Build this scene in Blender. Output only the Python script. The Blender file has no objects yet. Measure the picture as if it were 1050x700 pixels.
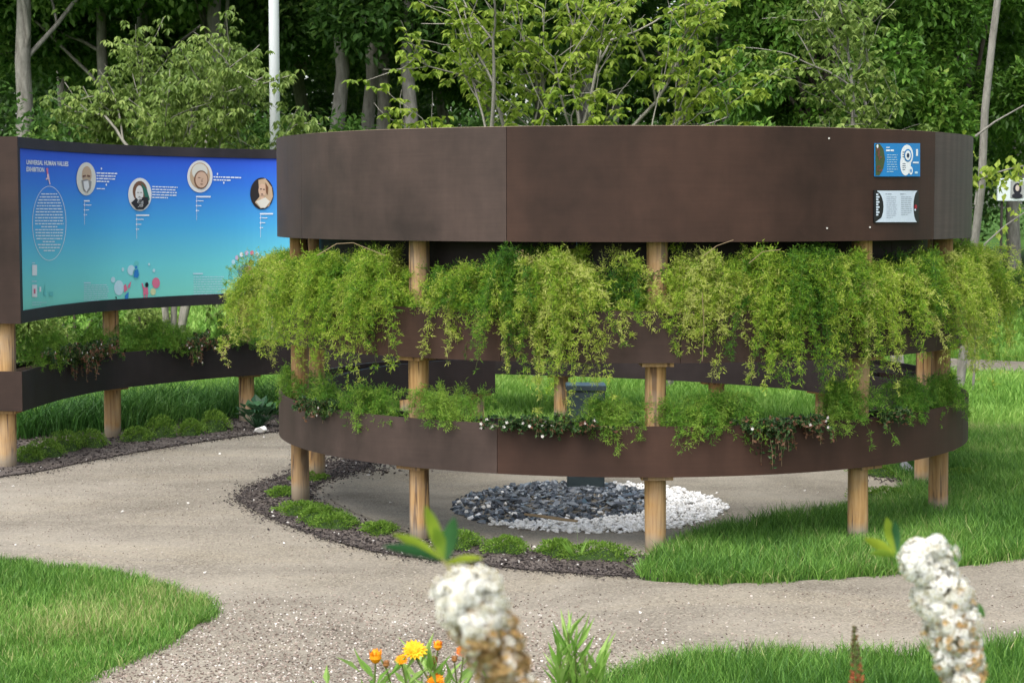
import bpy, math, random
import numpy as np
from mathutils import Vector
rng = np.random.default_rng(7); random.seed(7)
R_ = math.radians
SC = bpy.context.scene
COL = SC.collection
# ------------------------------------------------------------ camera, world, sun, exposure
F = 1900.0; EYE = 1.6; PITCH = math.atan(138 / F)
cam = bpy.data.cameras.new('camera'); co = bpy.data.objects.new('camera', cam); COL.objects.link(co)
co.location = (0, 0, EYE); co.rotation_euler = (math.pi / 2 - PITCH, 0, 0)
cam.sensor_width = 36; cam.lens = F / 1050 * 36; cam.clip_start = 0.05; cam.clip_end = 2000
cam.dof.use_dof = True; cam.dof.focus_distance = 9.0; cam.dof.aperture_fstop = 12.0
SC.camera = co
w = bpy.data.worlds.new('World'); SC.world = w; w.use_nodes = True
nt = w.node_tree; bg = nt.nodes['Background']
sky = nt.nodes.new('ShaderNodeTexSky'); sky.sky_type = 'NISHITA'; sky.sun_disc = False
SUN_EL, SUN_AZ = 56, 208            # degrees; azimuth clockwise from +Y
sky.sun_elevation = R_(SUN_EL); sky.sun_rotation = R_(SUN_AZ); sky.dust_density = 3; sky.air_density = 1.2
hs = nt.nodes.new('ShaderNodeHueSaturation'); hs.inputs['Saturation'].default_value = 0.35
nt.links.new(sky.outputs[0], hs.inputs['Color']); nt.links.new(hs.outputs[0], bg.inputs[0])
bg.inputs[1].default_value = 0.15
sl = bpy.data.lights.new('sun', 'SUN'); sl.energy = 1.6; sl.angle = R_(45); sl.color = (1, .96, .9)
so = bpy.data.objects.new('sun', sl); COL.objects.link(so)
az = R_(SUN_AZ); el = R_(SUN_EL)
sd = Vector((math.sin(az) * math.cos(el), math.cos(az) * math.cos(el), math.sin(el)))
so.rotation_euler = sd.to_track_quat('Z', 'Y').to_euler(); so.location = (0, -5, 12)
SC.view_settings.view_transform = 'Standard'; SC.view_settings.look = 'None'
SC.view_settings.exposure = 1.0; SC.view_settings.gamma = 1; SC.view_settings.use_curve_mapping = False
SC.render.engine = 'CYCLES'
SC.cycles.max_bounces = 6; SC.cycles.transparent_max_bounces = 4

# ------------------------------------------------------------ projection helpers
cp, sp = math.cos(PITCH), math.sin(PITCH)
def ray(px, py):
    a = (px - 525) / F; b = (350 - py) / F
    return np.array([a, cp + b * sp, -sp + b * cp])
def G(px, py, z=0.0):
    d = ray(px, py); t = (z - EYE) / d[2]; return np.array([d[0] * t, d[1] * t, z])
def AT(px, py, y):
    d = ray(px, py); t = y / d[1]; return np.array([d[0] * t, y, EYE + d[2] * t])
def proj(p):
    z = p[2] - EYE; d = p[1] * cp - z * sp; v = p[1] * sp + z * cp
    return 525 + F * p[0] / d, 350 - F * v / d

# ------------------------------------------------------------ object helpers
def tag(o, label=None, cat=None, group=None, kind=None):
    if label: o['label'] = label
    if cat: o['category'] = cat
    if group: o['group'] = group
    if kind: o['kind'] = kind
    return o
def empty(name, loc, label, cat, group=None, rz=0):
    o = bpy.data.objects.new(name, None); COL.objects.link(o); o.location = [float(c) for c in loc]
    o.rotation_euler = (0, 0, rz); o.empty_display_size = .1
    return tag(o, label, cat, group)
def root_of(o):
    l = Vector((0, 0, 0))
    while o is not None: l = l + o.location; o = o.parent
    return l
def build(name, V, FS, mat, parent=None, var=None, smooth=False, origin=None):
    """V (n,3) world coordinates, FS a list of face index arrays or lists"""
    V = np.asarray(V, dtype=np.float64).reshape(-1, 3)
    if parent is not None:
        off = np.array(root_of(parent)); loc = (0, 0, 0)
    else:
        off = np.array([V[:, 0].mean(), V[:, 1].mean(), V[:, 2].min()]) if origin is None else np.array(origin, dtype=float)
        loc = tuple(float(c) for c in off)
    V = V - off
    me = bpy.data.meshes.new(name)
    loops = []; starts = []; tot = []; c = 0
    for f in FS:
        f = np.asarray(f)
        if f.ndim == 1: f = f[None, :]
        if not len(f): continue
        n = f.shape[1]; loops.append(f.reshape(-1)); starts.append(c + np.arange(len(f)) * n); c += f.size
        tot.append(np.full(len(f), n))
    loops = np.concatenate(loops).astype(np.int32); starts = np.concatenate(starts).astype(np.int32)
    me.vertices.add(len(V)); me.vertices.foreach_set('co', V.astype(np.float32).reshape(-1))
    me.loops.add(len(loops)); me.loops.foreach_set('vertex_index', loops)
    me.polygons.add(len(starts)); me.polygons.foreach_set('loop_start', starts)
    me.update(calc_edges=True); me.validate()
    me.polygons.foreach_set('use_smooth', np.full(len(me.polygons), bool(smooth)))
    if var is not None:
        a = me.attributes.new('var', 'FLOAT', 'POINT'); a.data.foreach_set('value', np.asarray(var, dtype=np.float32))
    mats = mat if isinstance(mat, (list, tuple)) else [mat]
    for m in mats: me.materials.append(m)
    o = bpy.data.objects.new(name, me); COL.objects.link(o); o.location = loc
    if parent is not None: o.parent = parent
    return o
class MB:
    def __init__(s): s.V = []; s.F = []; s.n = 0; s.var = []
    def add(s, V, FS, var=None):
        V = np.asarray(V, dtype=float).reshape(-1, 3)
        for f in FS:
            f = np.asarray(f)
            if f.ndim == 1: f = f[None, :]
            s.F.append(f + s.n)
        s.V.append(V); s.n += len(V)
        s.var.append(np.full(len(V), .5 if var is None else var) if np.isscalar(var) or var is None else np.asarray(var))
    def box(s, c, d, rz=0, var=None):
        x, y, z = [q / 2 for q in d]
        P = np.array([[-x,-y,-z],[x,-y,-z],[x,y,-z],[-x,y,-z],[-x,-y,z],[x,-y,z],[x,y,z],[-x,y,z]])
        ca, sa = math.cos(rz), math.sin(rz)
        P = P @ np.array([[ca, sa, 0], [-sa, ca, 0], [0, 0, 1]]) + np.asarray(c)
        s.add(P, [np.array([[0,3,2,1],[4,5,6,7],[0,1,5,4],[1,2,6,5],[2,3,7,6],[3,0,4,7]])], var)
    def tube(s, pts, rad, n=8, cap=True, var=None):
        pts = np.asarray(pts, dtype=float); m = len(pts)
        rad = np.full(m, rad) if np.isscalar(rad) else np.asarray(rad)
        T = np.gradient(pts, axis=0); T /= np.linalg.norm(T, axis=1)[:, None] + 1e-9
        ref = np.array([1, 0, 0]) if abs(T[0][0]) < .8 else np.array([0, 1, 0])
        A = np.cross(T, ref); A /= np.linalg.norm(A, axis=1)[:, None] + 1e-9; B = np.cross(T, A)
        th = np.arange(n) * 2 * np.pi / n
        V = pts[:, None] + rad[:, None, None] * (np.cos(th)[None, :, None] * A[:, None] + np.sin(th)[None, :, None] * B[:, None])
        i = np.arange(m - 1)[:, None] * n; j = np.arange(n)[None]; k = (j + 1) % n
        q = np.stack([i + j, i + k, i + n + k, i + n + j], -1).reshape(-1, 4)
        fs = [q]
        if cap: fs += [np.arange(n)[::-1][None], ((m - 1) * n + np.arange(n))[None]]
        s.add(V.reshape(-1, 3), fs, var)
    def leaves(s, P, D, N, L, W, fold=.15, var=None, mid=.45):
        V, f = leafarr(P, D, N, L, W, fold, mid)
        s.F.append(f + s.n); s.V.append(V); s.n += len(V)
        s.var.append(np.repeat(np.full(len(P), .5) if var is None else var, 4))
    def build(s, name, mat, parent=None, smooth=False, origin=None):
        return build(name, np.concatenate(s.V), s.F, mat, parent, np.concatenate(s.var), smooth, origin)
def nrm(a): return a / (np.linalg.norm(a, axis=-1, keepdims=True) + 1e-9)
def leafarr(P, D, N, L, W, fold=.15, mid=.45):
    P = np.asarray(P); n = len(P); D = nrm(D); S = nrm(np.cross(D, N)); N2 = nrm(np.cross(S, D))
    L = np.broadcast_to(L, n)[:, None]; W = np.broadcast_to(W, n)[:, None]
    m = P + D * L * mid
    V = np.stack([P, m + S * W / 2 + N2 * W * fold, P + D * L - N2 * L * .1, m - S * W / 2 + N2 * W * fold], 1).reshape(-1, 3)
    return V, np.arange(4 * n).reshape(-1, 4)
def rdir(n):
    return nrm(rng.normal(size=(n, 3)))

# ------------------------------------------------------------ materials
def srgb(r, g, b): return tuple(((c / 255) / 12.92 if c <= 10 else ((c / 255 + .055) / 1.055) ** 2.4) for c in (r, g, b)) + (1,)
def new_mat(name, rough=.7, spec=.3):
    m = bpy.data.materials.new(name); m.use_nodes = True; b = m.node_tree.nodes['Principled BSDF']
    b.inputs['Roughness'].default_value = rough; b.inputs['Specular IOR Level'].default_value = spec
    return m, m.node_tree, b
def flat(name, col, rough=.6, spec=.3):
    m, t, b = new_mat(name, rough, spec); b.inputs['Base Color'].default_value = col if len(col) == 4 else (*col, 1); 
    n = t.nodes.new('ShaderNodeTexNoise'); n.inputs['Scale'].default_value = 40; n.inputs['Detail'].default_value = 4
    mx = t.nodes.new('ShaderNodeMix'); mx.data_type = 'RGBA'; mx.blend_type = 'MULTIPLY'; mx.inputs[0].default_value = .25
    mx.inputs[6].default_value = b.inputs['Base Color'].default_value; t.links.new(n.outputs[0], mx.inputs[7])
    t.links.new(mx.outputs[2], b.inputs['Base Color']); return m
def coords(t, scale=(1, 1, 1), kind='Object'):
    tc = t.nodes.new('ShaderNodeTexCoord'); mp = t.nodes.new('ShaderNodeMapping'); mp.inputs['Scale'].default_value = scale
    t.links.new(tc.outputs[kind], mp.inputs[0]); return mp.outputs[0]
def noise(t, vec, scale, detail=5, rough=.6, dist=0):
    n = t.nodes.new('ShaderNodeTexNoise'); n.inputs['Scale'].default_value = scale; n.inputs['Detail'].default_value = detail
    n.inputs['Roughness'].default_value = rough; n.inputs['Distortion'].default_value = dist
    t.links.new(vec, n.inputs['Vector']); return n.outputs[0]
def ramp(t, fac, stops):
    r = t.nodes.new('ShaderNodeValToRGB'); e = r.color_ramp.elements
    while len(e) < len(stops): e.new(.5)
    for k, (p, c) in enumerate(stops): e[k].position = p; e[k].color = c if len(c) == 4 else (*c, 1)
    t.links.new(fac, r.inputs[0]); return r.outputs[0]
def mix(t, fac, a, b, mode='MIX'):
    m = t.nodes.new('ShaderNodeMix'); m.data_type = 'RGBA'; m.blend_type = mode
    if isinstance(fac, (int, float)): m.inputs[0].default_value = fac
    else: t.links.new(fac, m.inputs[0])
    for k, v in ((6, a), (7, b)):
        if isinstance(v, tuple): m.inputs[k].default_value = v if len(v) == 4 else (*v, 1)
        else: t.links.new(v, m.inputs[k])
    return m.outputs[2]
def bump(t, b, h, strength=.3, dist=.01):
    n = t.nodes.new('ShaderNodeBump'); n.inputs['Strength'].default_value = strength; n.inputs['Distance'].default_value = dist
    t.links.new(h, n.inputs['Height']); t.links.new(n.outputs[0], b.inputs['Normal'])
def leaf_mat(name, stops, trans=.35, rough=.5, big=None):
    m, t, b = new_mat(name, rough, .25)
    at = t.nodes.new('ShaderNodeAttribute'); at.attribute_name = 'var'
    c = ramp(t, at.outputs['Fac'], stops)
    v = coords(t); nz = noise(t, v, big or 3, 2)
    c = mix(t, .45, c, ramp(t, nz, [(.3, (.5, .55, .45)), (.6, (1.1, 1.1, 1.1))]), 'MULTIPLY')
    t.links.new(c, b.inputs['Base Color'])
    tr = t.nodes.new('ShaderNodeBsdfTranslucent'); ms = t.nodes.new('ShaderNodeMixShader'); ms.inputs[0].default_value = trans
    t.links.new(c, tr.inputs[0]); t.links.new(b.outputs[0], ms.inputs[1]); t.links.new(tr.outputs[0], ms.inputs[2])
    t.links.new(ms.outputs[0], t.nodes['Material Output'].inputs[0]); return m
def board_mat(name, base, grain=.3, stripes=False):
    m, t, b = new_mat(name, .6, .22)
    v = coords(t); v2 = coords(t, (1.2, 1.2, 30)); n1 = noise(t, v, 1.6, 5, .65); n2 = noise(t, v2, 3, 5, .7); n3 = noise(t, v, 260, 2, .5)
    c = mix(t, ramp(t, n1, [(.32, (0,) * 3), (.68, (1,) * 3)]), tuple(x * .62 for x in base[:3]), tuple(x * y for x, y in zip(base[:3], (1.45, 1.38, 1.34))))
    c = mix(t, grain * .5, c, ramp(t, n2, [(.3, (.5, .5, .5)), (.7, (1.4, 1.4, 1.4))]), 'MULTIPLY')
    n5 = noise(t, coords(t, (6, 6, .8)), 1.3, 5, .6, .4)     # rain streaks
    c = mix(t, .22 if not stripes else 0.0, c, ramp(t, n5, [(.35, (.6, .58, .56)), (.65, (1.35, 1.35, 1.35))]), 'MULTIPLY')
    if stripes:
        wv = t.nodes.new('ShaderNodeTexWave'); wv.wave_type = 'RINGS'; wv.rings_direction = 'X'; wv.inputs['Scale'].default_value = 2.2
        wv.inputs['Distortion'].default_value = 9; wv.inputs['Detail'].default_value = 3; wv.inputs['Detail Scale'].default_value = .8
        v3 = coords(t, (1.0, 1.6, .22)); t.links.new(v3, wv.inputs['Vector'])
        c = mix(t, .3, c, ramp(t, wv.outputs[1], [(0, (.6, .6, .6)), (1, (1.4, 1.4, 1.4))]), 'MULTIPLY')
    sc = noise(t, coords(t, (1, 1, 2.5)), 14, 9, .8, 1.5)
    c = mix(t, ramp(t, sc, [(.64, (0, 0, 0)), (.74, (.5, .5, .5))]), c, tuple(x * 2.6 for x in base[:3]))
    t.links.new(c, b.inputs['Base Color'])
    t.links.new(ramp(t, n1, [(.3, (.45,) * 3), (.7, (.7,) * 3)]), b.inputs['Roughness'])
    bump(t, b, n3, .12, .002); return m
BOARD = [board_mat('board_a', (.052, .037, .032)), board_mat('board_b', (.040, .0215, .0155)), board_mat('board_c', (.039, .0245, .0200)), board_mat('board_d', (.064, .052, .047), .5, True)]
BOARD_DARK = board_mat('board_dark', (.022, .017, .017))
BOARD_FRAME = board_mat('board_frame', (.028, .024, .027), .2)
TRIM = flat('cut_edge', (.5, .4, .28), .8)
def wood_mat():
    m, t, b = new_mat('post_wood', .75, .2)
    oi = t.nodes.new('ShaderNodeObjectInfo')
    vm = t.nodes.new('ShaderNodeVectorMath'); vm.operation = 'ADD'
    v0 = coords(t, (1, 1, .06)); t.links.new(v0, vm.inputs[0]); t.links.new(oi.outputs['Random'], vm.inputs[1]); v = vm.outputs[0]
    n1 = noise(t, v, 70, 5, .65); n2 = noise(t, v, 24, 3, .5, .6); n4 = noise(t, coords(t), 5, 3)
    c = ramp(t, n1, [(.25, (.20, .108, .042)), (.5, (.39, .235, .10)), (.8, (.53, .36, .18))])
    c = mix(t, ramp(t, n2, [(.0, (1, 1, 1)), (.405, (1, 1, 1)), (.43, (0, 0, 0)), (1, (0, 0, 0))]), c, (.13, .075, .04))
    c = mix(t, ramp(t, n4, [(.4, (0,) * 3), (.75, (.6,) * 3)]), c, (.30, .25, .20))
    sz = t.nodes.new('ShaderNodeSeparateXYZ'); t.links.new(coords(t), sz.inputs[0]); ad = t.nodes.new('ShaderNodeMath'); ad.operation = 'MULTIPLY_ADD'
    t.links.new(n4, ad.inputs[0]); ad.inputs[1].default_value = -.12; t.links.new(sz.outputs[2], ad.inputs[2])
    c = mix(t, ramp(t, ad.outputs[0], [(0, (.7,) * 3), (.05, (0,) * 3)]), c, (.34, .31, .26))
    rr = ramp(t, oi.outputs['Random'], [(0, (.85, .8, .72)), (1, (1.12, 1.12, 1.12))])
    c = mix(t, 1.0, c, rr, 'MULTIPLY')
    t.links.new(c, b.inputs['Base Color']); bump(t, b, n2, .5, .01); return m
WOOD = wood_mat()
SOIL, t, b = new_mat('soil', .95, .1)
v = coords(t); t.links.new(ramp(t, noise(t, v, 60, 6), [(.3, (.012, .009, .007)), (.7, (.07, .05, .035))]), b.inputs['Base Color']); bump(t, b, noise(t, v, 90, 5), .8, .02)
# gravel path
def gravel_mat(name, c0, c1, c2, fine, patch):
    m, t, b = new_mat(name, .9, .15); v = coords(t)
    n1 = noise(t, v, fine, 3, .7); n2 = noise(t, v, patch, 5, .6); n3 = noise(t, v, fine * .35, 4, .7)
    vo = t.nodes.new('ShaderNodeTexVoronoi'); vo.inputs['Scale'].default_value = fine * .9; t.links.new(v, vo.inputs['Vector'])
    c = ramp(t, n1, [(.28, c0), (.5, c1), (.72, c2)])
    bw = t.nodes.new('ShaderNodeRGBToBW'); t.links.new(vo.outputs['Color'], bw.inputs[0])
    c = mix(t, .55, c, ramp(t, bw.outputs[0], [(.1, (.45, .42, .4)), (.5, (.95, .95, .95)), (.92, (1.5, 1.48, 1.45))]), 'MULTIPLY')
    c = mix(t, ramp(t, n2, [(.35, (0,) * 3), (.65, (.8,) * 3)]), c, mix(t, .6, c, tuple(x * 1.1 for x in c2[:3])))
    n6 = noise(t, coords(t, (1, 2.2, 1)), patch * .55, 6, .65, .8)
    c = mix(t, .8, c, ramp(t, n6, [(.32, (.72, .71, .70)), (.5, (1, 1, 1)), (.68, (1.12, 1.10, 1.04))]), 'MULTIPLY')
    c = mix(t, ramp(t, n3, [(.63, (0,) * 3), (.72, (.55,) * 3)]), c, (.09, .075, .06))
    t.links.new(c, b.inputs['Base Color'])
    bump(t, b, bw.outputs[0], .7, .008); return m
GRAVEL = gravel_mat('path_gravel', (.094, .081, .062), (.208, .184, .148), (.335, .302, .25), 120, 1.3)
GRAVEL_IN = gravel_mat('inner_gravel', (.108, .094, .072), (.225, .20, .158), (.35, .315, .255), 120, 1.6)
MULCH = gravel_mat('mulch', (.02, .017, .016), (.07, .058, .052), (.17, .145, .13), 90, 3)
def stone_mat(name, stops, rough=.6, spec=.3, mott=.4):
    m, t, b = new_mat(name, rough, spec); at = t.nodes.new('ShaderNodeAttribute'); at.attribute_name = 'var'
    c = ramp(t, at.outputs['Fac'], stops); n = noise(t, coords(t), 60, 4)
    c = mix(t, mott, c, ramp(t, n, [(.3, (.5,) * 3), (.7, (1.25,) * 3)]), 'MULTIPLY'); t.links.new(c, b.inputs['Base Color']); return m
CHIP = stone_mat('gravel_chips', [(0, (.09, .07, .06)), (.3, (.20, .155, .125)), (.6, (.31, .245, .205)), (.85, (.44, .38, .33)), (1, (.70, .67, .63))], .8)
MCHIP = stone_mat('bark_chips', [(0, (.01, .008, .008)), (.6, (.05, .04, .038)), (.97, (.12, .1, .09)), (1, (.6, .58, .55))], .85)
SLATE = stone_mat('slate', [(0, (.025, .032, .042)), (.5, (.09, .105, .13)), (1, (.30, .33, .36))], .42, .5)
WHITEST = stone_mat('white_pebbles', [(0, (.74, .72, .68)), (.5, (.88, .87, .85)), (1, (.95, .95, .94))], .6, .3, .08)
GRASSM = leaf_mat('grass_blades', [(0, (.05, .14, .022)), (.4, (.125, .275, .045)), (.8, (.23, .41, .08)), (1, (.46, .45, .20))], .35, .45, 2.0)
GRASSB = leaf_mat('lawn_blades_bright', [(0, (.11, .25, .04)), (.5, (.22, .42, .07)), (1, (.34, .52, .12))], .4, .5, .8)
GRASSD = leaf_mat('tuft_blades', [(0, (.025, .08, .016)), (.5, (.06, .17, .03)), (1, (.15, .30, .06))], .3, .45, 3)
GROUND, t, b = new_mat('lawn_soil', .95, .1); v = coords(t)
c = ramp(t, noise(t, v, 8, 6), [(.3, (.035, .08, .014)), (.55, (.07, .16, .024)), (.8, (.11, .22, .036))])
c = mix(t, ramp(t, noise(t, v, 70, 4), [(.3, (0,) * 3), (.7, (.7,) * 3)]), c, (.035, .075, .015)); t.links.new(c, b.inputs['Base Color'])
bump(t, b, noise(t, v, 60, 4), .8, .03)
FERN = leaf_mat('asparagus_fern', [(0, (.05, .155, .018)), (.35, (.17, .34, .03)), (.65, (.36, .49, .05)), (.88, (.55, .61, .13)), (.97, (.60, .60, .24)), (1, (.50, .38, .22))], .45, .5, 5)
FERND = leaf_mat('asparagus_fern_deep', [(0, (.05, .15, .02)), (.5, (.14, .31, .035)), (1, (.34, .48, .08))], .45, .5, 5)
STEM = flat('green_stem', (.12, .16, .04), .6)
TWIG = flat('dry_twig', (.30, .22, .13), .7)
SEDUM = leaf_mat('mossy_mat', [(0, (.05, .13, .015)), (.5, (.14, .26, .03)), (1, (.27, .40, .08))], .3, .6, 20)
SMALLLEAF = leaf_mat('small_leaves', [(0, (.018, .045, .016)), (.6, (.05, .11, .03)), (.9, (.10, .15, .04)), (1, (.17, .085, .05))], .3, .45, 9)
PETALW = leaf_mat('pale_petals', [(0, (.75, .6, .6)), (.5, (.8, .75, .72)), (1, (.85, .83, .8))], .3, .5, 9)

# ------------------------------------------------------------ plan curves
def catmull(P, n=14, closed=False):
    P = np.asarray(P, dtype=float); out = []
    m = len(P)
    for i in range(m if closed else m - 1):
        if closed: a, b, c, d = P[i - 1], P[i], P[(i + 1) % m], P[(i + 2) % m]
        else: a = P[max(i - 1, 0)]; b = P[i]; c = P[i + 1]; d = P[min(i + 2, m - 1)]
        for k in range(n):
            s = k / n
            out.append(.5 * ((2 * b) + (c - a) * s + (2 * a - 5 * b + 4 * c - d) * s * s + (3 * b - a - 3 * c + d) * s ** 3))
    if not closed: out.append(P[-1])
    return np.array(out)
CX, CY, RR = .600, 10.25, 1.882
TH0, TH1 = -120, 160                                # right-back end to left-back end, positive = left
def ring_pt(th, off=0):
    s = min(max((th - 90) / 70, 0), 1); r = RR + .42 * s * s * (3 - 2 * s) + off
    return np.array([CX - r * math.sin(R_(th)), CY - r * math.cos(R_(th))])
RTH = np.linspace(TH0, TH1, 281)
def ring_curve(off, t0=TH0, t1=TH1, n=None):
    n = n or max(3, int(abs(t1 - t0)) + 1)
    return np.array([ring_pt(t, off) for t in np.linspace(t0, t1, n)])
AC = catmull([(-3.11, 11.22), (-3.03, 12.0), (-2.77, 12.77), (-1.98, 13.74), (-1.0, 14.0), (.1, 13.8), (1.1, 13.4), (1.83, 12.85), (2.22, 12.3), (2.55, 11.2)], 16)
_d = np.gradient(AC, axis=0); _d = nrm(_d); AN = np.stack([-_d[:, 1], _d[:, 0]], 1)   # left normal = outward (away from the middle)
def arc_curve(off, i0=0, i1=None): return (AC + AN * off)[i0:i1]
def strip(mb, A, B, z0, z1):
    """closed wall between plan polylines A and B"""
    n = len(A); V = np.concatenate([np.c_[A, np.full(n, z0)], np.c_[B, np.full(n, z0)], np.c_[A, np.full(n, z1)], np.c_[B, np.full(n, z1)]])
    i = np.arange(n - 1); q = []
    for a, b in ((0, 2 * n), (2 * n, 3 * n), (3 * n, n), (n, 0)):
        q.append(np.stack([a + i, a + i + 1, b + i + 1, b + i], 1))
    q.append(np.array([[0, 2 * n, 3 * n, n], [n - 1, 2 * n - 1, 4 * n - 1, 3 * n - 1]])); mb.add(V, q)
def hit(curve, px, py, far=False):
    """where the line of sight through a pixel meets the upright wall over a plan curve"""
    d = ray(px, py); A = curve[:-1]; E = curve[1:] - A
    den = d[0] * E[:, 1] - d[1] * E[:, 0]; t = (A[:, 0] * E[:, 1] - A[:, 1] * E[:, 0]) / den; u = (A[:, 0] * d[1] - A[:, 1] * d[0]) / den
    ok = (u >= -1e-6) & (u <= 1 + 1e-6) & (t > 0)
    if not ok.any(): return None
    t = t[ok].max() if far else t[ok].min(); return np.array([d[0] * t, d[1] * t, EYE + d[2] * t])

# ------------------------------------------------------------ ground and paths
def sheet(name, outline, z, mat, label=None, thick=None):
    from mathutils.geometry import tessellate_polygon
    V = np.c_[outline, np.full(len(outline), z)]
    tri = tessellate_polygon([[Vector(v) for v in V]])
    tri = np.array(tri); 
    # consistent upward
    a = np.cross(V[tri[:, 1]] - V[tri[:, 0]], V[tri[:, 2]] - V[tri[:, 0]])[:, 2]; tri[a < 0] = tri[a < 0][:, ::-1]
    o = build(name, V, [tri], mat, origin=(0, 0, 0)); return o
g = sheet('ground', np.array([(-600, -60), (600, -60), (600, 1200), (-600, 1200)]), 0, GROUND); tag(g, 'green ground under the whole garden and wood', kind='structure')
pathpx = [(-260, 500), (-60, 494), (30, 484), (100, 470), (180, 456), (262, 444), (300, 438), (420, 436), (560, 436), (720, 440), (860, 456), (905, 484), (935, 500), (900, 517), (850, 530), (780, 541), (720, 552), (672, 574), (655, 593), (700, 598), (770, 598), (850, 594), (930, 588), (1050, 573), (1180, 556), (1400, 540),
          (1420, 620), (1200, 650), (1050, 668), (900, 674), (760, 678), (670, 688), (590, 720), (560, 800), (300, 830), (60, 790), (40, 730), (85, 700), (130, 679), (180, 656), (213, 632), (206, 618), (160, 602), (100, 589), (0, 578), (-180, 560), (-300, 550)]
PATH = catmull([G(x, y)[:2] for x, y in pathpx], 6, True)
tag(sheet('gravel_path', PATH, .004, GRAVEL), 'pale crushed gravel path winding round the planters', kind='structure')
inner = catmull([G(x, y)[:2] for x, y in [(330, 468), (420, 446), (560, 440), (720, 444), (850, 458), (905, 486), (920, 500), (890, 516), (800, 536), (720, 550), (664, 572), (600, 570), (500, 560), (420, 546), (362, 526), (330, 505), (316, 486)]], 6, True)
tag(sheet('gravel_circle', inner, .008, GRAVEL_IN), 'fine brown gravel floor inside the planted circle', kind='structure')
mulch = catmull([G(x, y)[:2] for x, y in [(246, 512), (262, 499), (296, 488), (328, 478), (372, 472), (378, 480), (340, 492), (318, 506), (338, 526), (400, 546), (480, 560), (580, 571), (664, 574), (672, 586), (650, 592), (560, 587), (470, 578), (380, 566), (310, 545), (264, 526)]], 6, True)
tag(sheet('mulch_bed', mulch, .012, MULCH), 'dark bark mulch strip curving under the circular planter', kind='structure')
bed = catmull([G(x, y)[:2] for x, y in [(-120, 470), (0, 452), (100, 436), (200, 426), (290, 422), (300, 434), (285, 442), (262, 446), (180, 458), (100, 472), (30, 486), (-60, 496), (-120, 500)]], 6, True)
tag(sheet('planting_bed', bed, .012, MULCH), 'dark soil bed under the curved exhibition wall', kind='structure')
far_path = np.array([G(x, y)[:2] for x, y in [(960, 382), (1150, 392), (1400, 404), (1400, 388), (1150, 376), (960, 367)]])
tag(sheet('far_footpath', far_path, .006, GRAVEL), 'thin pale footpath crossing the lawn at the right', kind='structure')
def inpoly(P, poly):
    x, y = P[:, 0], P[:, 1]; r = np.zeros(len(P), bool); a = poly; b = np.roll(poly, -1, 0)
    for (x1, y1), (x2, y2) in zip(a, b):
        c = ((y1 > y) != (y2 > y)); xx = (x2 - x1) * (y - y1) / ((y2 - y1) if y2 != y1 else 1e-9) + x1
        r ^= c & (x < xx)
    return r
# ------------------------------------------------------------ grass
def blades(P, h, wd, lean, mb, var, base_z=0.0):
    n = len(P); a = rng.uniform(0, 2 * np.pi, n); S = np.c_[np.cos(a), np.sin(a), np.zeros(n)]
    la = rng.uniform(0, 2 * np.pi, n); Ld = np.c_[np.cos(la), np.sin(la), np.zeros(n)] * (lean * h * rng.uniform(.2, 1.3, n))[:, None]
    B = np.c_[P, np.full(n, base_z)]; up = np.c_[np.zeros((n, 2)), h]
    M = B + up * .55 + Ld * .3; T = B + up * .98 + Ld
    wS = S * (wd / 2)[:, None] if not np.isscalar(wd) else S * wd / 2
    V = np.stack([B - wS, B + wS, M + wS * .85, M - wS * .85, T], 1).reshape(-1, 3)
    i = np.arange(n)[:, None] * 5; mb.add(V, [i + np.array([0, 1, 2, 3]), i + np.array([3, 2, 4])], np.repeat(var, 5))
def scatter(x0, x1, y0, y1, dens, keep):
    n = int((x1 - x0) * (y1 - y0) * dens); P = np.c_[rng.uniform(x0, x1, n), rng.uniform(y0, y1, n)]
    return P[keep(P)]
from math import pi
def clump(P, s=3.0, seed=0):
    r = np.random.default_rng(seed); v = np.zeros(len(P))
    for k in range(6):
        a = r.uniform(0, 2 * pi); f = s * r.uniform(.6, 2.4); v += np.sin((P[:, 0] * math.cos(a) + P[:, 1] * math.sin(a)) * f + r.uniform(0, 6))
    return v / 6
notpath = lambda P: ~inpoly(P, PATH)
circ = lambda P: np.hypot(P[:, 0] - CX, P[:, 1] - CY) < 1.5
def lawn(name, label, x0, x1, y0, y1, dens, h, wd, mat, keep=notpath, lean=.55, vshift=0.0):
    P = scatter(x0, x1, y0, y1, dens, keep); c = clump(P, 4, len(name)); mb = MB(); n = len(P)
    hh = h * rng.uniform(.55, 1.15, n) * (1 + .5 * c)
    var = np.clip(.42 + vshift + .5 * clump(P, 2.2, 5) + .2 * clump(P, 9, 6) + rng.normal(0, .24, n), 0, 1)
    blades(P, hh, wd * rng.uniform(.7, 1.3, n), lean, mb, var)
    if dens > 5000:
        E = rng.integers(0, len(PATH), 26000); f_ = rng.uniform(0, 1, (26000, 1)); Q = PATH[E] * (1 - f_) + PATH[(E + 1) % len(PATH)] * f_ + rng.normal(0, .022, (26000, 2)); Q = Q[(Q[:, 0] > x0) & (Q[:, 0] < x1) & (Q[:, 1] > y0) & (Q[:, 1] < y1) & (clump(Q, 14, 4) > -.12)]
        if name == 'lawn_corner': Q = Q[(Q[:, 0] < -.8) & (Q[:, 1] < 8.6)]
        if name == 'lawn_side': Q = Q[keep(Q + 1e-6) | (Q[:, 0] > .75) & (Q[:, 1] < 10.9)]
        m_ = len(Q); blades(Q, h * .8 * rng.uniform(.4, 1.2, m_), wd * rng.uniform(.7, 1.2, m_), .95, mb, np.clip(rng.normal(.5, .25, m_), 0, 1))
    o = mb.build(name, mat); return tag(o, label, 'grass', kind='stuff')
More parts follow.
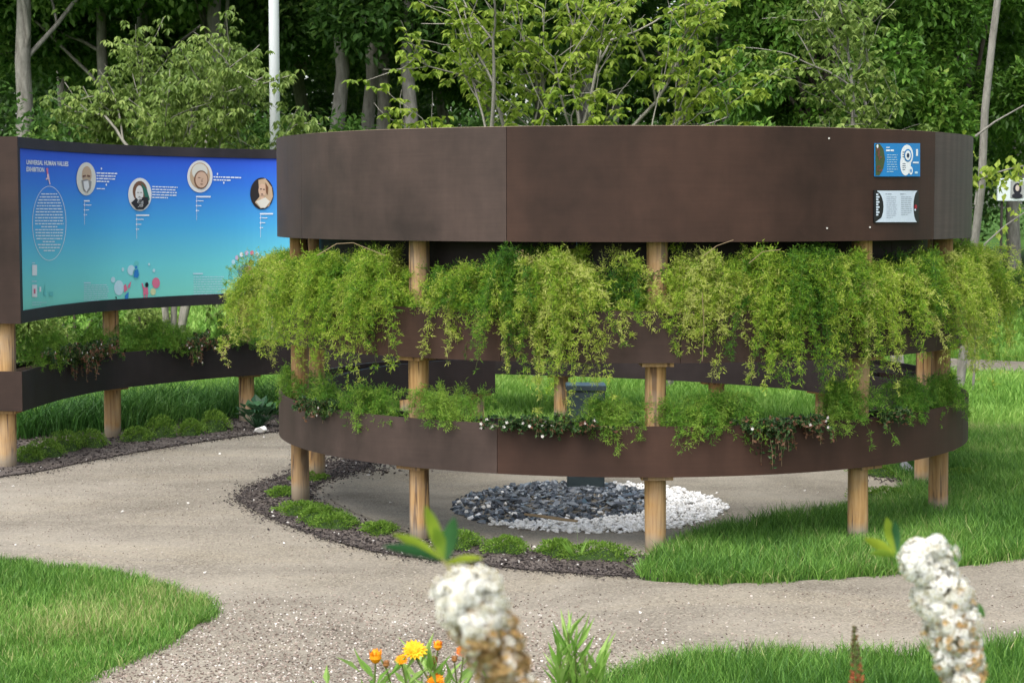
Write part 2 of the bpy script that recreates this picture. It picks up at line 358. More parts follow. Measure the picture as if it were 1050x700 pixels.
lawn('lawn_corner', 'bright short grass lobe in the lower left corner beside coarse gravel', -2.6, -.7, 5.0, 9, 13000, .060, .0034, GRASSM, lambda P: notpath(P) & (P[:, 0] < -.8))
lawn('lawn_front', 'strip of grass along the bottom right edge of the path', .2, 2.6, 5.0, 6.9, 11000, .085, .0034, GRASSM)
lawn('lawn_side', 'thick green grass verge sweeping round the right side of the circular planter', .35, 4.6, 7.4, 13.2, 9500, .088, .0040, GRASSM, lambda P: notpath(P) & (P[:, 0] > .3) & ~((P[:, 1] > 10.9) & (P[:, 0] < 1.7)), .6)
lawn('lawn_back', 'bright green mown lawn behind the exhibition walls', -5.5, 8, 13.2, 21, 1500, .11, .011, GRASSB, lambda P: ~inpoly(P, bed) & ~inpoly(P, far_path), .6, .1)  # lighter green blades than the near lawns
lawn('lawn_far', 'distant mown lawn running to the wood', -9, 14, 21, 34, 220, .11, .03, GRASSB, lambda P: ~inpoly(P, far_path), .6, .15)
# long dark tufts behind the curved wall's posts
P = scatter(-3.7, 1.9, 12.4, 15.6, 2600, lambda P: inpoly(P, np.array([(-3.6, 12.4), (-2.7, 13.1), (-1.9, 14.05), (-1.3, 14.3), (-1.3, 15.2), (-3.2, 14.2)])))
mb = MB(); n = len(P); blades(P, .27 * rng.uniform(.5, 1.1, n) * (1 + .5 * clump(P, 5, 9)), .008 * rng.uniform(.6, 1.3, n), .9, mb, np.clip(.45 + .4 * clump(P, 6, 3) + rng.normal(0, .2, n), 0, 1))
tag(mb.build('long_grass', GRASSD), 'long dark arching grass behind the posts of the curved wall', 'grass', kind='stuff')
# ------------------------------------------------------------ loose stones
def stone_templates(k, flatness=.6, seed=3, nv=9):
    import bmesh
    r = np.random.default_rng(seed); out = []
    for _ in range(k):
        bm = bmesh.new()
        for p in nrm(r.normal(size=(nv, 3))) * r.uniform(.75, 1.1, (nv, 1)) * np.array([1, r.uniform(.6, .9), flatness * r.uniform(.7, 1.2)]): bm.verts.new(p)
        res = bmesh.ops.convex_hull(bm, input=bm.verts); 
        bmesh.ops.delete(bm, geom=[v for v in bm.verts if not v.link_faces], context='VERTS')
        bmesh.ops.triangulate(bm, faces=bm.faces); bm.verts.index_update()
        out.append((np.array([v.co[:] for v in bm.verts]), np.array([[v.index for v in f.verts] for f in bm.faces]))); bm.free()
    return out
ST = stone_templates(10); SP = stone_templates(10, .35, 5, 8); SR = stone_templates(8, .65, 8, 16)
def stones(mb, P, size, z=0.0, T=ST, var=None, tilt=.5):
    n = len(P); size = np.broadcast_to(size, n); k = rng.integers(0, len(T), n); z = np.broadcast_to(z, n)
    var = rng.uniform(0, 1, n) if var is None else var
    for j, (V, f) in enumerate(T):
        idx = np.where(k == j)[0]
        if not len(idx): continue
        a = rng.uniform(0, 2 * pi, len(idx)); b = rng.normal(0, tilt, len(idx))
        ca, sa, cb, sb = np.cos(a), np.sin(a), np.cos(b), np.sin(b); zz = np.zeros_like(a); oo = zz + 1
        Rm = np.stack([np.stack([ca, -sa * cb, sa * sb], -1), np.stack([sa, ca * cb, -ca * sb], -1), np.stack([zz, sb, cb], -1)], 1)
        W = np.einsum('nij,vj->nvi', Rm, V) * size[idx][:, None, None]
        W[..., 0] += P[idx, 0][:, None]; W[..., 1] += P[idx, 1][:, None]; W[..., 2] += z[idx][:, None]
        ff = f[None] + (np.arange(len(idx)) * len(V))[:, None, None]
        mb.add(W.reshape(-1, 3), [ff.reshape(-1, 3)], np.repeat(var[idx], len(V)))
onpath = lambda P: inpoly(P, PATH)
mb = MB()
P = scatter(-2.2, 2.2, 5.2, 7.6, 5200, lambda P: onpath(P) & (rng.uniform(0, 1, len(P)) < np.clip(1.35 - (P[:, 1] - 5.6) * .62 - np.clip(P[:, 0] + .1, 0, 9) * .55, .04, 1)))
stones(mb, P, rng.uniform(.003, .008, len(P)), .006)
P = scatter(-4, 4, 6.2, 13.5, 420, onpath); stones(mb, P, rng.uniform(.002, .0055, len(P)), .006, var=rng.uniform(.1, .95, len(P)))
P = scatter(-4, 4, 6.2, 13.5, 2, onpath); stones(mb, P, rng.uniform(.007, .014, len(P)), .010, var=np.full(len(P), 1.0))
tag(mb.build('gravel_chippings', CHIP), 'loose pale chippings strewn on the gravel path', 'gravel', kind='stuff')
mb = MB()
P = scatter(-1.7, 1.2, 7.8, 12.2, 3500, lambda P: inpoly(P, mulch)); stones(mb, P, rng.uniform(.004, .015, len(P)), .014, SP, tilt=.8)
P = scatter(-4, -1, 11, 14, 900, lambda P: inpoly(P, bed)); stones(mb, P, rng.uniform(.006, .018, len(P)), .014, SP, tilt=.8)
for poly, nn, sg in ((mulch, 7000, .035), (bed, 4500, .05)):
    e_ = rng.integers(0, len(poly), nn); f_ = rng.uniform(0, 1, (nn, 1)); P = poly[e_] * (1 - f_) + poly[(e_ + 1) % len(poly)] * f_ + rng.normal(0, sg, (nn, 2)) * rng.choice([.6, 1, 1.8], (nn, 1)); stones(mb, P, rng.uniform(.003, .011, nn), .012, SP, tilt=.7, var=rng.uniform(0, .9, nn))
for (px, py, sx) in ((370, 482, .5), (350, 470, .4), (925, 492, .35), (910, 480, .3)):
    c0 = G(px, py)[:2]; P = c0 + rng.normal(size=(260, 2)) * sx * .33; stones(mb, P, rng.uniform(.005, .02, 260), .014, SP, tilt=.8, var=rng.uniform(.3, 1, 260))
tag(mb.build('bark_chippings', MCHIP), 'dark bark and stone bits on the mulch strips', 'mulch', kind='stuff')
# slate and pebble bed
SX, SY = G(603, 522)[:2]; SR_ = .755
near_y = G(603, 548)[1]; far_y = G(603, 498)[1]; SYR = (far_y - near_y) / 2; SY = (far_y + near_y) / 2; SXR = 141 / F * SY
cid = MB(); ang = np.linspace(0, 2 * pi, 60, endpoint=False)
PX0 = G(601, 507)[:2]
mb = MB(); n = 6500; a = rng.uniform(0, 2 * pi, n); r = np.sqrt(rng.uniform(0, 1, n)) * (1 + rng.normal(0, .015, n)); P = np.c_[SX + SXR * r * np.cos(a), SY + SYR * r * np.sin(a)]
u = (P[:, 0] - SX) / SXR; v_ = (P[:, 1] - SY) / SYR
def is_slate(u, v_): return ((u + .22) ** 2 / .60 + (v_ - .18) ** 2 / .62 < 1) | ((u < -.35) & (v_ < .3) & (v_ > -.62 + .1 * u))
white = ~is_slate(u, v_) | (rng.uniform(0, 1, n) < .02)
stones(mb, P[white], rng.uniform(.010, .022, white.sum()), rng.uniform(.008, .03, white.sum()), SR, tilt=.5)
tag(mb.build('white_pebbles', WHITEST), 'crescent of bright white pebbles round the dark slate', 'pebbles', kind='stuff')
mb = MB(); n = 2600; a = rng.uniform(0, 2 * pi, n); r = np.sqrt(rng.uniform(0, 1, n)); P = np.c_[SX + SXR * r * np.cos(a), SY + SYR * r * np.sin(a)]
u = (P[:, 0] - SX) / SXR; v_ = (P[:, 1] - SY) / SYR; k = is_slate(u, v_); P = P[k]; u = u[k]; v_ = v_[k]
hgt = .045 * np.clip(1 - np.hypot(u - 0, v_ - .3), 0, 1)
stones(mb, P, rng.uniform(.014, .034, len(P)), .012 + hgt, SP, tilt=.7)
tag(mb.build('slate_chippings', SLATE), 'broken blue grey slate chippings bedded inside the white pebbles', 'slate', kind='stuff')
for k in range(70):
    a = rng.uniform(0, 2 * pi); r = math.sqrt(rng.uniform(0, 1)); u, v_ = -.08 + .62 * r * math.cos(a), .2 + .68 * r * math.sin(a)
    p = np.array([[SX + SXR * u, SY + SYR * v_]])
    if abs(p[0, 0] - PX0[0]) < .15 and -.35 < p[0, 1] - PX0[1] < .22: continue
    mb = MB(); stones(mb, p, rng.uniform(.030, .058), .03 + .03 * max(0, 1 - math.hypot(u, v_ - .3)), SP, tilt=.6, var=np.array([rng.uniform(.2, 1)]))
    tag(mb.build('slate_chunk', SLATE), 'one of the large angular slate pieces heaped about the dark square pillar', 'slate stone', 'large slate pieces round the pillar')
mb = MB(); mb.tube([G(x, y, .10) for x, y in ((538, 527), (556, 529), (575, 532), (592, 534))], [.006, .008, .008, .006], 6)
tag(mb.build('fallen_branch', TWIG), 'thin brown branch lying across the slate', 'branch')

# ------------------------------------------------------------ centre pillar
m, t, b = new_mat('pillar_paint', .5, .4); v = coords(t)
t.links.new(ramp(t, noise(t, v, 12, 5), [(.3, (.020, .034, .040)), (.7, (.045, .065, .072))]), b.inputs['Base Color'])
root = empty('square_pillar', (PX0[0], PX0[1] + .1, 0), 'dark blue grey square pillar standing in the slate bed', 'pillar')
def bevbox(name, c, d, mat, parent, bev=.004):
    import bmesh
    bm = bmesh.new(); bmesh.ops.create_cube(bm, size=1)
    for q in bm.verts: q.co = Vector((q.co.x * d[0], q.co.y * d[1], q.co.z * d[2]))
    bmesh.ops.bevel(bm, geom=bm.edges, offset=bev, segments=2, affect='EDGES')
    me = bpy.data.meshes.new(name); bm.to_mesh(me); bm.free(); me.materials.append(mat)
    o = bpy.data.objects.new(name, me); COL.objects.link(o)
    o.location = Vector([float(q) for q in c]) - (root_of(parent) if parent else Vector((0, 0, 0))); o.parent = parent; return o
bevbox('shaft', (PX0[0], PX0[1] + .1, .29), (.205, .205, .58), m, root)
bevbox('cap', (PX0[0], PX0[1] + .1, .595), (.222, .222, .03), m, root)

# ------------------------------------------------------------ circular planter
def post(parent, p, h, r=.049, bracket=None):
    mb = MB(); zs = np.linspace(-.05, h, 14); rr = r * (1 + .03 * np.sin(zs * 5 + p[0] * 9)); wob = .003 * np.sin(zs * 4 + p[1])
    mb.tube(np.c_[p[0] + wob, np.full(14, p[1]), zs], rr, 18); o = mb.build('post', WOOD, parent, smooth=False)
    for q in o.data.polygons: q.use_smooth = len(q.vertices) == 4
    return o
Z_UT, Z_UB = 1.963, 1.441; Z_MT, Z_MB = 1.129, .893; Z_LT, Z_LB = .604, .372
ring = empty('circular_planter', (CX, CY, 0), 'round brown planter pavilion of curved boards on wooden posts', 'planter')
def seams(px, z):  # ring angle whose outer face shows at a pixel column
    best = min(np.linspace(-100, 100, 2001), key=lambda t: abs(proj((*ring_pt(t), z))[0] - px) + (1000 if abs(t) > 82 else 0)); return float(best)
def panels(name, z0, z1, off0, off1, cuts, parent, mats):
    for k in range(len(cuts) - 1):
        a, b = cuts[k] + .04, cuts[k + 1] - .04; mb = MB()
        strip(mb, ring_curve(off0, a, b), ring_curve(off1, a, b), z0, z1); mb.build(name, mats[k % len(mats)], parent)
s1, s2 = seams(519, 1.7), seams(958, 1.7)
panels('upper_board', Z_UB, Z_UT, 0, -.018, [TH0, s2, s1, 62, 115, TH1], ring, [BOARD[3], BOARD[1], BOARD[0], BOARD[0], BOARD[2]])
mb = MB(); strip(mb, ring_curve(-.018), ring_curve(-.222), Z_UT - .022, Z_UT + .002); mb.build('top_board', TRIM, ring)
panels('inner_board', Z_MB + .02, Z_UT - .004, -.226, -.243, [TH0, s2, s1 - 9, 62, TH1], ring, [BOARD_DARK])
s3 = seams(510, .5)
for nm, z0, z1, cuts in (('middle_trough_board', Z_MB, Z_MT, [TH0, -48, -5, seams(513, 1.), 62, TH1]), ('lower_trough_board', Z_LB, Z_LT, [TH0, -66, s3, 88, TH1])):
    panels(nm, z0, z1, 0, -.018, cuts, ring, [BOARD[2], BOARD[2], BOARD[2], BOARD[1], BOARD[0]] if 'mid' in nm else [BOARD[2], BOARD[1], BOARD[0], BOARD[2]])
    if 'lower' in nm:
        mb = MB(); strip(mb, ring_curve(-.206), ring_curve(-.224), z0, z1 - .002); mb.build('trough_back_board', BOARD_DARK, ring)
        for t in (TH0, TH1):
            mb = MB(); e = .5 if t == TH0 else -.5
            strip(mb, ring_curve(-.018, t, t + e, 3), ring_curve(-.206, t, t + e, 3), z0 + .002, z1 - .003); mb.build('end_board', BOARD_DARK, ring)
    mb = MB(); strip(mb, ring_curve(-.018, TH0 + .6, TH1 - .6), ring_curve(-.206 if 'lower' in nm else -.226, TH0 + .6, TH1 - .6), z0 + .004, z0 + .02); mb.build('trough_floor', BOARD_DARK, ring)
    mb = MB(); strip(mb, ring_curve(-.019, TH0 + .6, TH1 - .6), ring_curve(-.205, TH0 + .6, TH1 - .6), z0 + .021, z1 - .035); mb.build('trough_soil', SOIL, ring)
def post_angle(px, a0, a1, z=.3): return float(min(np.linspace(a0, a1, 1501), key=lambda t: abs(proj((*ring_pt(t, -.115), z))[0] - px)))
POST_TH = [post_angle(430, 10, 60), post_angle(672, -40, 10), post_angle(880, -70, -20), post_angle(304, 60, 82), post_angle(963, -86, -60), post_angle(325, 98, 125), post_angle(489, 130, 159), post_angle(951, -118, -98)]
for t in POST_TH:
    p = ring_pt(t, -.115); post(ring, p, Z_UT - .03)
    a = R_(t); tx = np.array([math.cos(a), -math.sin(a)])
    for zt in (Z_LB, Z_MB):
        mb = MB(); mb.box((*(p), zt - .010), (.145, .17, .018), -a); mb.build('bracket', WOOD, ring)
# small screw heads on the upper boards
SCREW = flat('screw_head', (.5, .48, .44), .4)
mb = MB()
for px, py in ((850, 142), (848, 234), (892, 233)):
    h = hit(ring_curve(.001, -80, 80), px, py); mb = MB(); mb.tube([h, h + np.array([0, -.003, 0])], .0045, 8); mb.build('screw', SCREW, ring)

# ------------------------------------------------------------ curved exhibition wall
Z_XT, Z_XB = 2.02, .895
wall = empty('exhibition_wall', (AC[30][0], AC[30][1], 0), 'concave brown framed exhibition wall with a blue printed panel on wooden posts', 'display wall')
for nm, o0, o1, z0, z1, mt in (('back_board', .125, .11, Z_XB, Z_XT, BOARD_DARK), ('front_board', -.108, -.120, Z_XB + .01, Z_XT - .01, BOARD_FRAME)):
    mb = MB(); strip(mb, arc_curve(o0), arc_curve(o1), z0, z1); mb.build(nm, mt, wall)
mb = MB(); strip(mb, arc_curve(.11), arc_curve(-.108), Z_XT - .02, Z_XT - .004); mb.build('top_board', BOARD_DARK, wall)
mb = MB(); strip(mb, arc_curve(-.120), arc_curve(-.138), Z_XT - .066, Z_XT); mb.build('frame_rail', BOARD_FRAME, wall)
mb = MB(); strip(mb, arc_curve(-.120), arc_curve(-.138), Z_XB, Z_XB + .075); mb.build('frame_rail', BOARD_FRAME, wall)
def arc_seg(off, i, ln): # short piece at the start
    p = AC[0] + AN[0] * off; d = nrm(AC[1] - AC[0]); return np.array([p + d * ln[0], p + d * ln[1]])
mb = MB(); strip(mb, arc_seg(-.1385, 0, (0, .03)), arc_seg(-.120, 0, (0, .03)), Z_XB + .0755, Z_XT - .0665); mb.build('frame_stile', BOARD_FRAME, wall)
for za, zb in ((Z_XB - .001, Z_XT + .001), (.362, .604)):
    mb = MB(); strip(mb, arc_seg(-.139, 0, (-.016, -.001)), arc_seg(.13, 0, (-.016, -.001)), za, zb); mb.build('end_board', BOARD[2], wall)
mb = MB(); strip(mb, arc_curve(-.12), arc_curve(-.138), .36, .602); mb.build('trough_front_board', BOARD_DARK, wall)
mb = MB(); strip(mb, arc_curve(.11), arc_curve(.126), .36, .602); mb.build('trough_back_board', BOARD_DARK, wall)
mb = MB(); strip(mb, arc_curve(-.12), arc_curve(.11), .364, .38); mb.build('trough_floor', BOARD_DARK, wall)
mb = MB(); strip(mb, arc_curve(-.119), arc_curve(.109), .381, .57); mb.build('trough_soil', SOIL, wall)
for px, py in ((11, 480), (113, 450), (250, 434), (413, 433), (576, 434), (735, 442), (845, 455), (946, 480)):
    k = min(range(len(AC)), key=lambda i: abs(proj((AC[i][0], AC[i][1], 0))[0] - px) + (500 if (px > 500 and AC[i][0] < 0) or (px > 800 and i < 120) else 0))
    p = AC[k] if px != 11 else AC[0] + nrm(AC[1] - AC[0]) * .10; post(wall, p, Z_XT - .03, .056)
    mb = MB(); d = _d[k]; mb.box((p[0], p[1], .350), (.16, .16, .018), math.atan2(d[1], d[0])); mb.build('bracket', WOOD, wall)
# the print
m, t, b = new_mat('blue_print', .5, .3); tc = t.nodes.new('ShaderNodeTexCoord'); sx = t.nodes.new('ShaderNodeSeparateXYZ'); t.links.new(tc.outputs['Object'], sx.inputs[0])
mr = t.nodes.new('ShaderNodeMapRange'); mr.inputs[1].default_value = Z_XB + .07; mr.inputs[2].default_value = Z_XT - .06; t.links.new(sx.outputs[2], mr.inputs[0])
t.links.new(ramp(t, mr.outputs[0], [(0, srgb(128, 214, 196)), (.22, srgb(110, 204, 210)), (.5, srgb(74, 166, 216)), (.8, srgb(50, 114, 210)), (1, srgb(44, 80, 202))]), b.inputs['Base Color'])
mb = MB(); strip(mb, arc_curve(-.1205, 1), arc_curve(-.125, 1), Z_XB + .0755, Z_XT - .0665); pr = mb.build('printed_panel', m, wall)
PC = arc_curve(-.128)
def INK(name, c, r=.5): return flat(name, srgb(*c), r)
WH = INK('ink_white', (235, 240, 245))
def surf_poly(mb, pts, curve, push=0.0):
    V = [hit(curve, x, y, far=(curve is PC)) for x, y in pts]
    if any(q is None for q in V): return
    V = np.array(V); c = V.mean(0); n = len(V)
    mb.add(np.vstack([V, c]), [np.array([[i, (i + 1) % n, n] for i in range(n)])])
def ell(cx, cy, rx, ry, n=28, a0=0, a1=2 * pi): return [(cx + rx * math.cos(a), cy + ry * math.sin(a)) for a in np.linspace(a0, a1, n, endpoint=(a1 - a0 < 6.2))]
def curves(*k):   # successive print layers, each a little prouder
    return [arc_curve(-.128 - .0012 * i) for i in range(k[0])]
LAY = curves(6)
def hitter(curve, pts): 
    return [hit(curve, x, y, True) for x, y in pts]
def ink(name, mat, shapes, lay, parent=None, curve=None, far=True, label=None):
    mb = MB(); cv = LAY[lay] if curve is None else curve
    for pts in shapes:
        V = [hit(cv, x, y, far) for x, y in pts]
        if any(q is None for q in V): continue
        p2 = []
        for (xa, ya), (xb, yb) in zip(pts, list(pts[1:]) + [pts[0]]):
            kk = max(1, int(math.hypot(xb - xa, yb - ya) / 5)); p2 += [(xa + (xb - xa) * u_ / kk, ya + (yb - ya) * u_ / kk) for u_ in range(kk)]
        pts = p2; n = len(pts); cx_, cy_ = np.mean([p[0] for p in pts]), np.mean([p[1] for p in pts]); q = 1 if n <= 4 and max(p[0] for p in pts) - min(p[0] for p in pts) < 9 else 3
        W = [hit(cv, cx_, cy_, far)]
        for j in range(1, q + 1): W += [hit(cv, cx_ + (x - cx_) * j / q, cy_ + (y - cy_) * j / q, far) for x, y in pts]
        fs = [np.array([[0, 1 + i, 1 + (i + 1) % n] for i in range(n)])]
        if q > 1: fs.append(np.array([[1 + (j - 1) * n + i, 1 + j * n + i, 1 + j * n + (i + 1) % n, 1 + (j - 1) * n + (i + 1) % n] for j in range(1, q) for i in range(n)]))
        mb.add(np.array(W), fs)
    if not mb.V: return None
    o = mb.build(name, mat, parent or pr)
    if label: o['label'] = label
    return o
def bar(x0, x1, y0, y1): return [(x0, y0), (x1, y0), (x1, y1), (x0, y1)]
def textlines(x0, x1, y0, y1, n, h=1.0, slope=0.0, centre=False, seed=0):
    r = random.Random(seed); out = []
    for k in range(n):
        y = y0 + (y1 - y0) * k / max(1, n - 1); e = x1 - (r.uniform(0, .12) if k < n - 1 else .4) * (x1 - x0); x = x0
        if centre: e = x1
        if centre: pass
        while x < e - .8:
            w_ = min(r.uniform(1.2, 4.5), e - x); dy = slope * (x - x0); out.append(bar(x, x + w_, y + dy - h / 2, y + dy + h / 2)); x += w_ + .6
    return out
def surf_text(name, s, x0, y0, size, mat, curve, far, parent, slopey=0.0, sx_=1.0, font_w=0.0, sh=0.0):
    cu = bpy.data.curves.new('t', 'FONT'); cu.body = s; cu.size = 1; cu.resolution_u = 2; cu.offset = font_w
    to = bpy.data.objects.new('t', cu); COL.objects.link(to); bpy.context.view_layer.update()
    me = to.evaluated_get(bpy.context.evaluated_depsgraph_get()).to_mesh()
    V = np.array([v.co[:] for v in me.vertices]); fs = [np.array(list(p.vertices)) for p in me.polygons]
    W = np.array([hit(curve, x0 + q[0] * size * sx_, y0 - q[1] * size + slopey * q[0] * size * sx_, far) for q in V])
    to.to_mesh_clear(); bpy.data.objects.remove(to)
    return build(name, W, fs, mat, parent)
surf_text('title_lettering', 'UNIVERSAL HUMAN VALUES', 27, 168.5, 6.4, WH, LAY[0], True, pr, .045, .53, .03)
surf_text('title_lettering', 'EXHIBITION', 27, 175.6, 6.4, WH, LAY[0], True, pr, .045, .53, .03)
# oval of text with a small figure on top
ring_pts = []
N = 60
for k in range(N):
    a0, a1 = 2 * pi * k / N, 2 * pi * (k + 1) / N
    f = lambda a, r: (50.5 + (17.2 + r) * math.cos(a), 229 + (38 + r) * math.sin(a))
    ring_pts.append([f(a0, -.25), f(a1, -.25), f(a1, .25), f(a0, .25)])
ink('oval_outline', WH, ring_pts, 0)
lines = []; rr = random.Random(4)
for k in range(20):
    y = 199 + k * 3.05; hw = 14.6 * math.sqrt(max(.02, 1 - ((y - 229) / 36) ** 2)) * (rr.uniform(.5, .8) if k in (11, 16, 19) else 1)
    lines += textlines(50.5 - hw, 50.5 + hw, y, y, 1, 1.15, 0, True, seed=k)
    for q in lines[-0:]: pass
ink('printed_text', WH, lines, 0)
PINK = INK('ink_pink', (225, 120, 150)); NAVY = INK('ink_navy', (40, 60, 110)); AQUA = INK('ink_aqua', (150, 215, 225)); PALE = INK('ink_pale_blue', (195, 228, 240))
RED = INK('ink_red', (200, 60, 80)); BLK = INK('ink_black', (30, 30, 40)); SKIN = INK('ink_skin', (225, 180, 165)); BLUE = INK('ink_blue', (50, 130, 205)); CREAM = INK('ink_cream', (215, 220, 170))
LILAC = INK('ink_lilac', (215, 190, 225)); TEAL = INK('ink_teal', (110, 205, 205))
ink('small_figure', PINK, [ell(48.4, 173.6, 1.2, 1.4, 10), [(47.8, 175), (49.4, 175), (49.8, 179), (48.2, 179)]], 0); ink('small_figure', INK('ink_blush', (240, 205, 210)), [[(48.2, 178.5), (50, 178.5), (50.8, 184), (48.6, 184)], [(47, 183), (48.6, 182), (48.6, 184), (47, 184.6)], [(49.6, 184), (50.6, 184), (51.8, 189), (50.9, 189.4)]], 0)
# four round portraits (plain stand-ins)
tone = dict(ivory=(222, 218, 205), skin=(212, 176, 150), grey=(150, 145, 138), dark=(45, 38, 36), brown=(120, 84, 60), white=(228, 226, 222), rose=(205, 165, 155), green=(50, 110, 90), tan=(196, 168, 138))
TM = {k: INK('portrait_' + k, c) for k, c in tone.items()}
def portrait(cx, cy, rx, ry, ground, layers, label):
    o = ink('portrait', TM[ground], [ell(cx, cy, rx, ry, 36)], 1, label=label)
    for i, (tn, shp) in enumerate(layers):
        s = [[(cx + x * rx, cy + y * ry) for x, y in p] for p in shp]
        ink('picture_tone', TM[tn], s, 2 + min(i, 3), o)
el_ = lambda x, y, a, b_: ell(x, y, a, b_, 18)
portrait(88.5, 183.5, 10, 17, 'ivory', [('tan', [el_(.05, -.25, .5, .52)]), ('grey', [[(-.5, .1), (.05, .0), (.55, .15), (.45, .6), (.1, .85), (-.3, .7)]]), ('white', [[(-.3, .15), (.2, .1), (.3, .5), (.0, .8), (-.2, .6)]]), ('brown', [[(-.35, -.2), (-.05, -.25), (-.05, -.14), (-.35, -.1)], [(.1, -.25), (.4, -.2), (.4, -.1), (.1, -.14)]])], 'round portrait of a bearded old man')
portrait(143.5, 199.5, 12, 17, 'white', [('brown', [el_(0, -.2, .62, .62)]), ('white', [el_(-.05, -.05, .34, .5)]), ('green', [[(.1, -.7), (.6, -.3), (.85, .3), (.55, .5), (.3, -.2)]]), ('dark', [[(-.75, .5), (-.3, .2), (.7, .15), (.75, .55), (.3, .9), (-.3, .9)]]), ('grey', [el_(-.16, -.12, .09, .03), el_(.1, -.12, .09, .03), el_(-.04, .14, .1, .03)]), ('white', [[(-.3, .2), (.25, .2), (.35, .85), (-.2, .9)]])], 'round portrait of a veiled figure with a dark cloak')
portrait(205, 181, 13, 16.5, 'white', [('tan', [el_(.0, -.05, .8, .82)]), ('ivory', [el_(-.02, -.3, .62, .5)]), ('brown', [el_(.1, .2, .56, .58)]), ('skin', [el_(.12, .2, .48, .5)]), ('brown', [el_(-.05, .08, .11, .04), el_(.32, .12, .10, .04), [(.14, .15), (.2, .15), (.22, .35), (.12, .35)], el_(.14, .48, .12, .04)])], 'round portrait of a face in a white hood')
portrait(268.5, 198.5, 12, 16.3, 'dark', [('tan', [[(-.3, -.85), (.3, -.95), (.85, -.4), (.95, .2), (.6, .8), (-.1, .95), (-.6, .55), (-.2, .2)]]), ('skin', [el_(.05, -.2, .34, .42), [(-.1, .1), (.2, .1), (.2, .4), (-.1, .4)]]), ('dark', [el_(-.08, -.28, .10, .035), el_(.18, -.26, .09, .035), el_(.02, .04, .1, .03)]), ('ivory', [[(-.5, .5), (.3, .25), (.7, .5), (.3, .9), (-.1, .9)]]), ('brown', [[(.3, -.7), (.55, -.4), (.5, .1), (.35, -.1)]])], 'round portrait of a robed figure on black')
sh = []
sh += textlines(99, 120.5, 177.5, 186, 4, 1.3, .03, seed=1) + textlines(99, 113, 193.5, 193.5, 1, 1.0, .03, seed=2)
sh += textlines(156, 183, 191.5, 202.5, 5, 1.1, .03, seed=3) + textlines(219, 248, 181.5, 184.5, 2, 1.3, .03, seed=4)
for x, y, n, e in ((86, 205.3, 3, 92), (139.5, 220.0, 3, 153), (201, 201.0, 3, 216), (266.5, 218.5, 3, 280)):
    sh += [bar(x, e, y, y + 1.5)]
    for k in range(1, n + 1): sh += [ell(x + .7, y + 5 * k, .9, .9, 8), bar(x + 2, x + 2 + (8 - 2.3 * k), y + 5 * k - .4, y + 5 * k + .4)]
    sh += [bar(x + .55, x + .85, y + 2, y + 5 * n + 10)]
sh += [ell(104, 173, .7, 1.2, 8), ell(109, 189.5, .7, 1.2, 8), ell(223, 178.5, .7, 1.2, 8), ell(229.5, 187.5, .7, 1.2, 8)]
ink('printed_text', WH, sh, 0)
sh = [bar(33, 36, 269, 270), bar(32.7, 37.6, 288, 289), bar(86, 93, 289.4, 290.6), bar(198, 208, 279.8, 281.4)]
sh += textlines(86, 112, 292.5, 308, 8, .75, -.02, seed=6) + textlines(198.5, 231, 284, 304, 9, .75, -.01, seed=7) + textlines(33, 48, 310, 312.5, 2, .7, 0, seed=8)
ink('printed_text', PALE, sh, 0)
ink('printed_emblem', WH, [bar(33, 38, 271.5, 282.5), bar(33, 38, 292, 304.5), bar(40.3, 42.2, 294, 299)], 0)
ink('printed_emblem', TEAL, [[(44.5, 303), (46, 291), (47.6, 303)], bar(50.5, 54.5, 299, 303.5)], 0)
ink('printed_emblem', PINK, [bar(34.6, 36.4, 296, 301)], 1)
# children with balloons
ink('balloon', PALE, [ell(122, 295, 5, 7.7), ell(134.5, 277, 3.8, 5.2), ell(116, 286.8, 2.2, 3), ell(126, 276.2, 1.2, 2), ell(152.8, 271, 1, 1.4), ell(157.8, 277.3, 1.4, 1.8)], 0)
ink('balloon', TEAL, [ell(140, 270, 2.4, 2.6), ell(139.6, 280.5, 3.5, 5.5)], 0)
ink('balloon', PINK, [ell(160, 290, 4.0, 5.5)], 0); ink('balloon', CREAM, [ell(157, 299, 2.8, 3.6)], 0)
ink('printed_child', BLUE, [ell(139.6, 274, 1.2, 1.6, 8), [(138, 277), (141.6, 276), (142.6, 282), (141, 285), (137, 284)], [(128, 303), (132, 299), (131.5, 307), (128.3, 307.5)]], 1)
ink('printed_child', PINK, [[(129, 291), (131, 297), (127.5, 300), (126.8, 293)], [(131, 293), (134.6, 288), (133.6, 294), (131.5, 296)], [(147, 294.5), (151.5, 294.5), (152.2, 302), (146.8, 302)], [(145, 290), (146.4, 290.5), (148.5, 297), (147, 298)], [(147.5, 302), (148.7, 302), (148.6, 306.5), (147.4, 306.5)], [(150, 302), (151.2, 302), (151.1, 306.5), (149.9, 306.5)]], 1)
ink('printed_child', BLK, [ell(150.6, 292, 1.8, 2.6, 10), [(118, 304), (120, 304.5), (119.5, 307)]], 2)
for k in range(13):
    a = pi * (1.08 - 1.06 * k / 12); 
    ink('balloon', [TEAL, TEAL, AQUA, PALE, LILAC, WH, LILAC, PINK, PALE, AQUA, TEAL, TEAL, TEAL][k], [ell(256 + 20 * math.cos(a), 280 - 21 * math.sin(a), 1.9, 2.4, 12)], 0)
ink('printed_child', BLUE, [[(243, 276), (252, 270), (258, 276), (254, 288), (246, 286)]], 0); ink('printed_child', TM['brown'], [ell(257.5, 269, 2.6, 3, 10)], 1); ink('printed_child', PINK, [[(251, 274), (257, 272), (260, 280), (252, 284)]], 1)

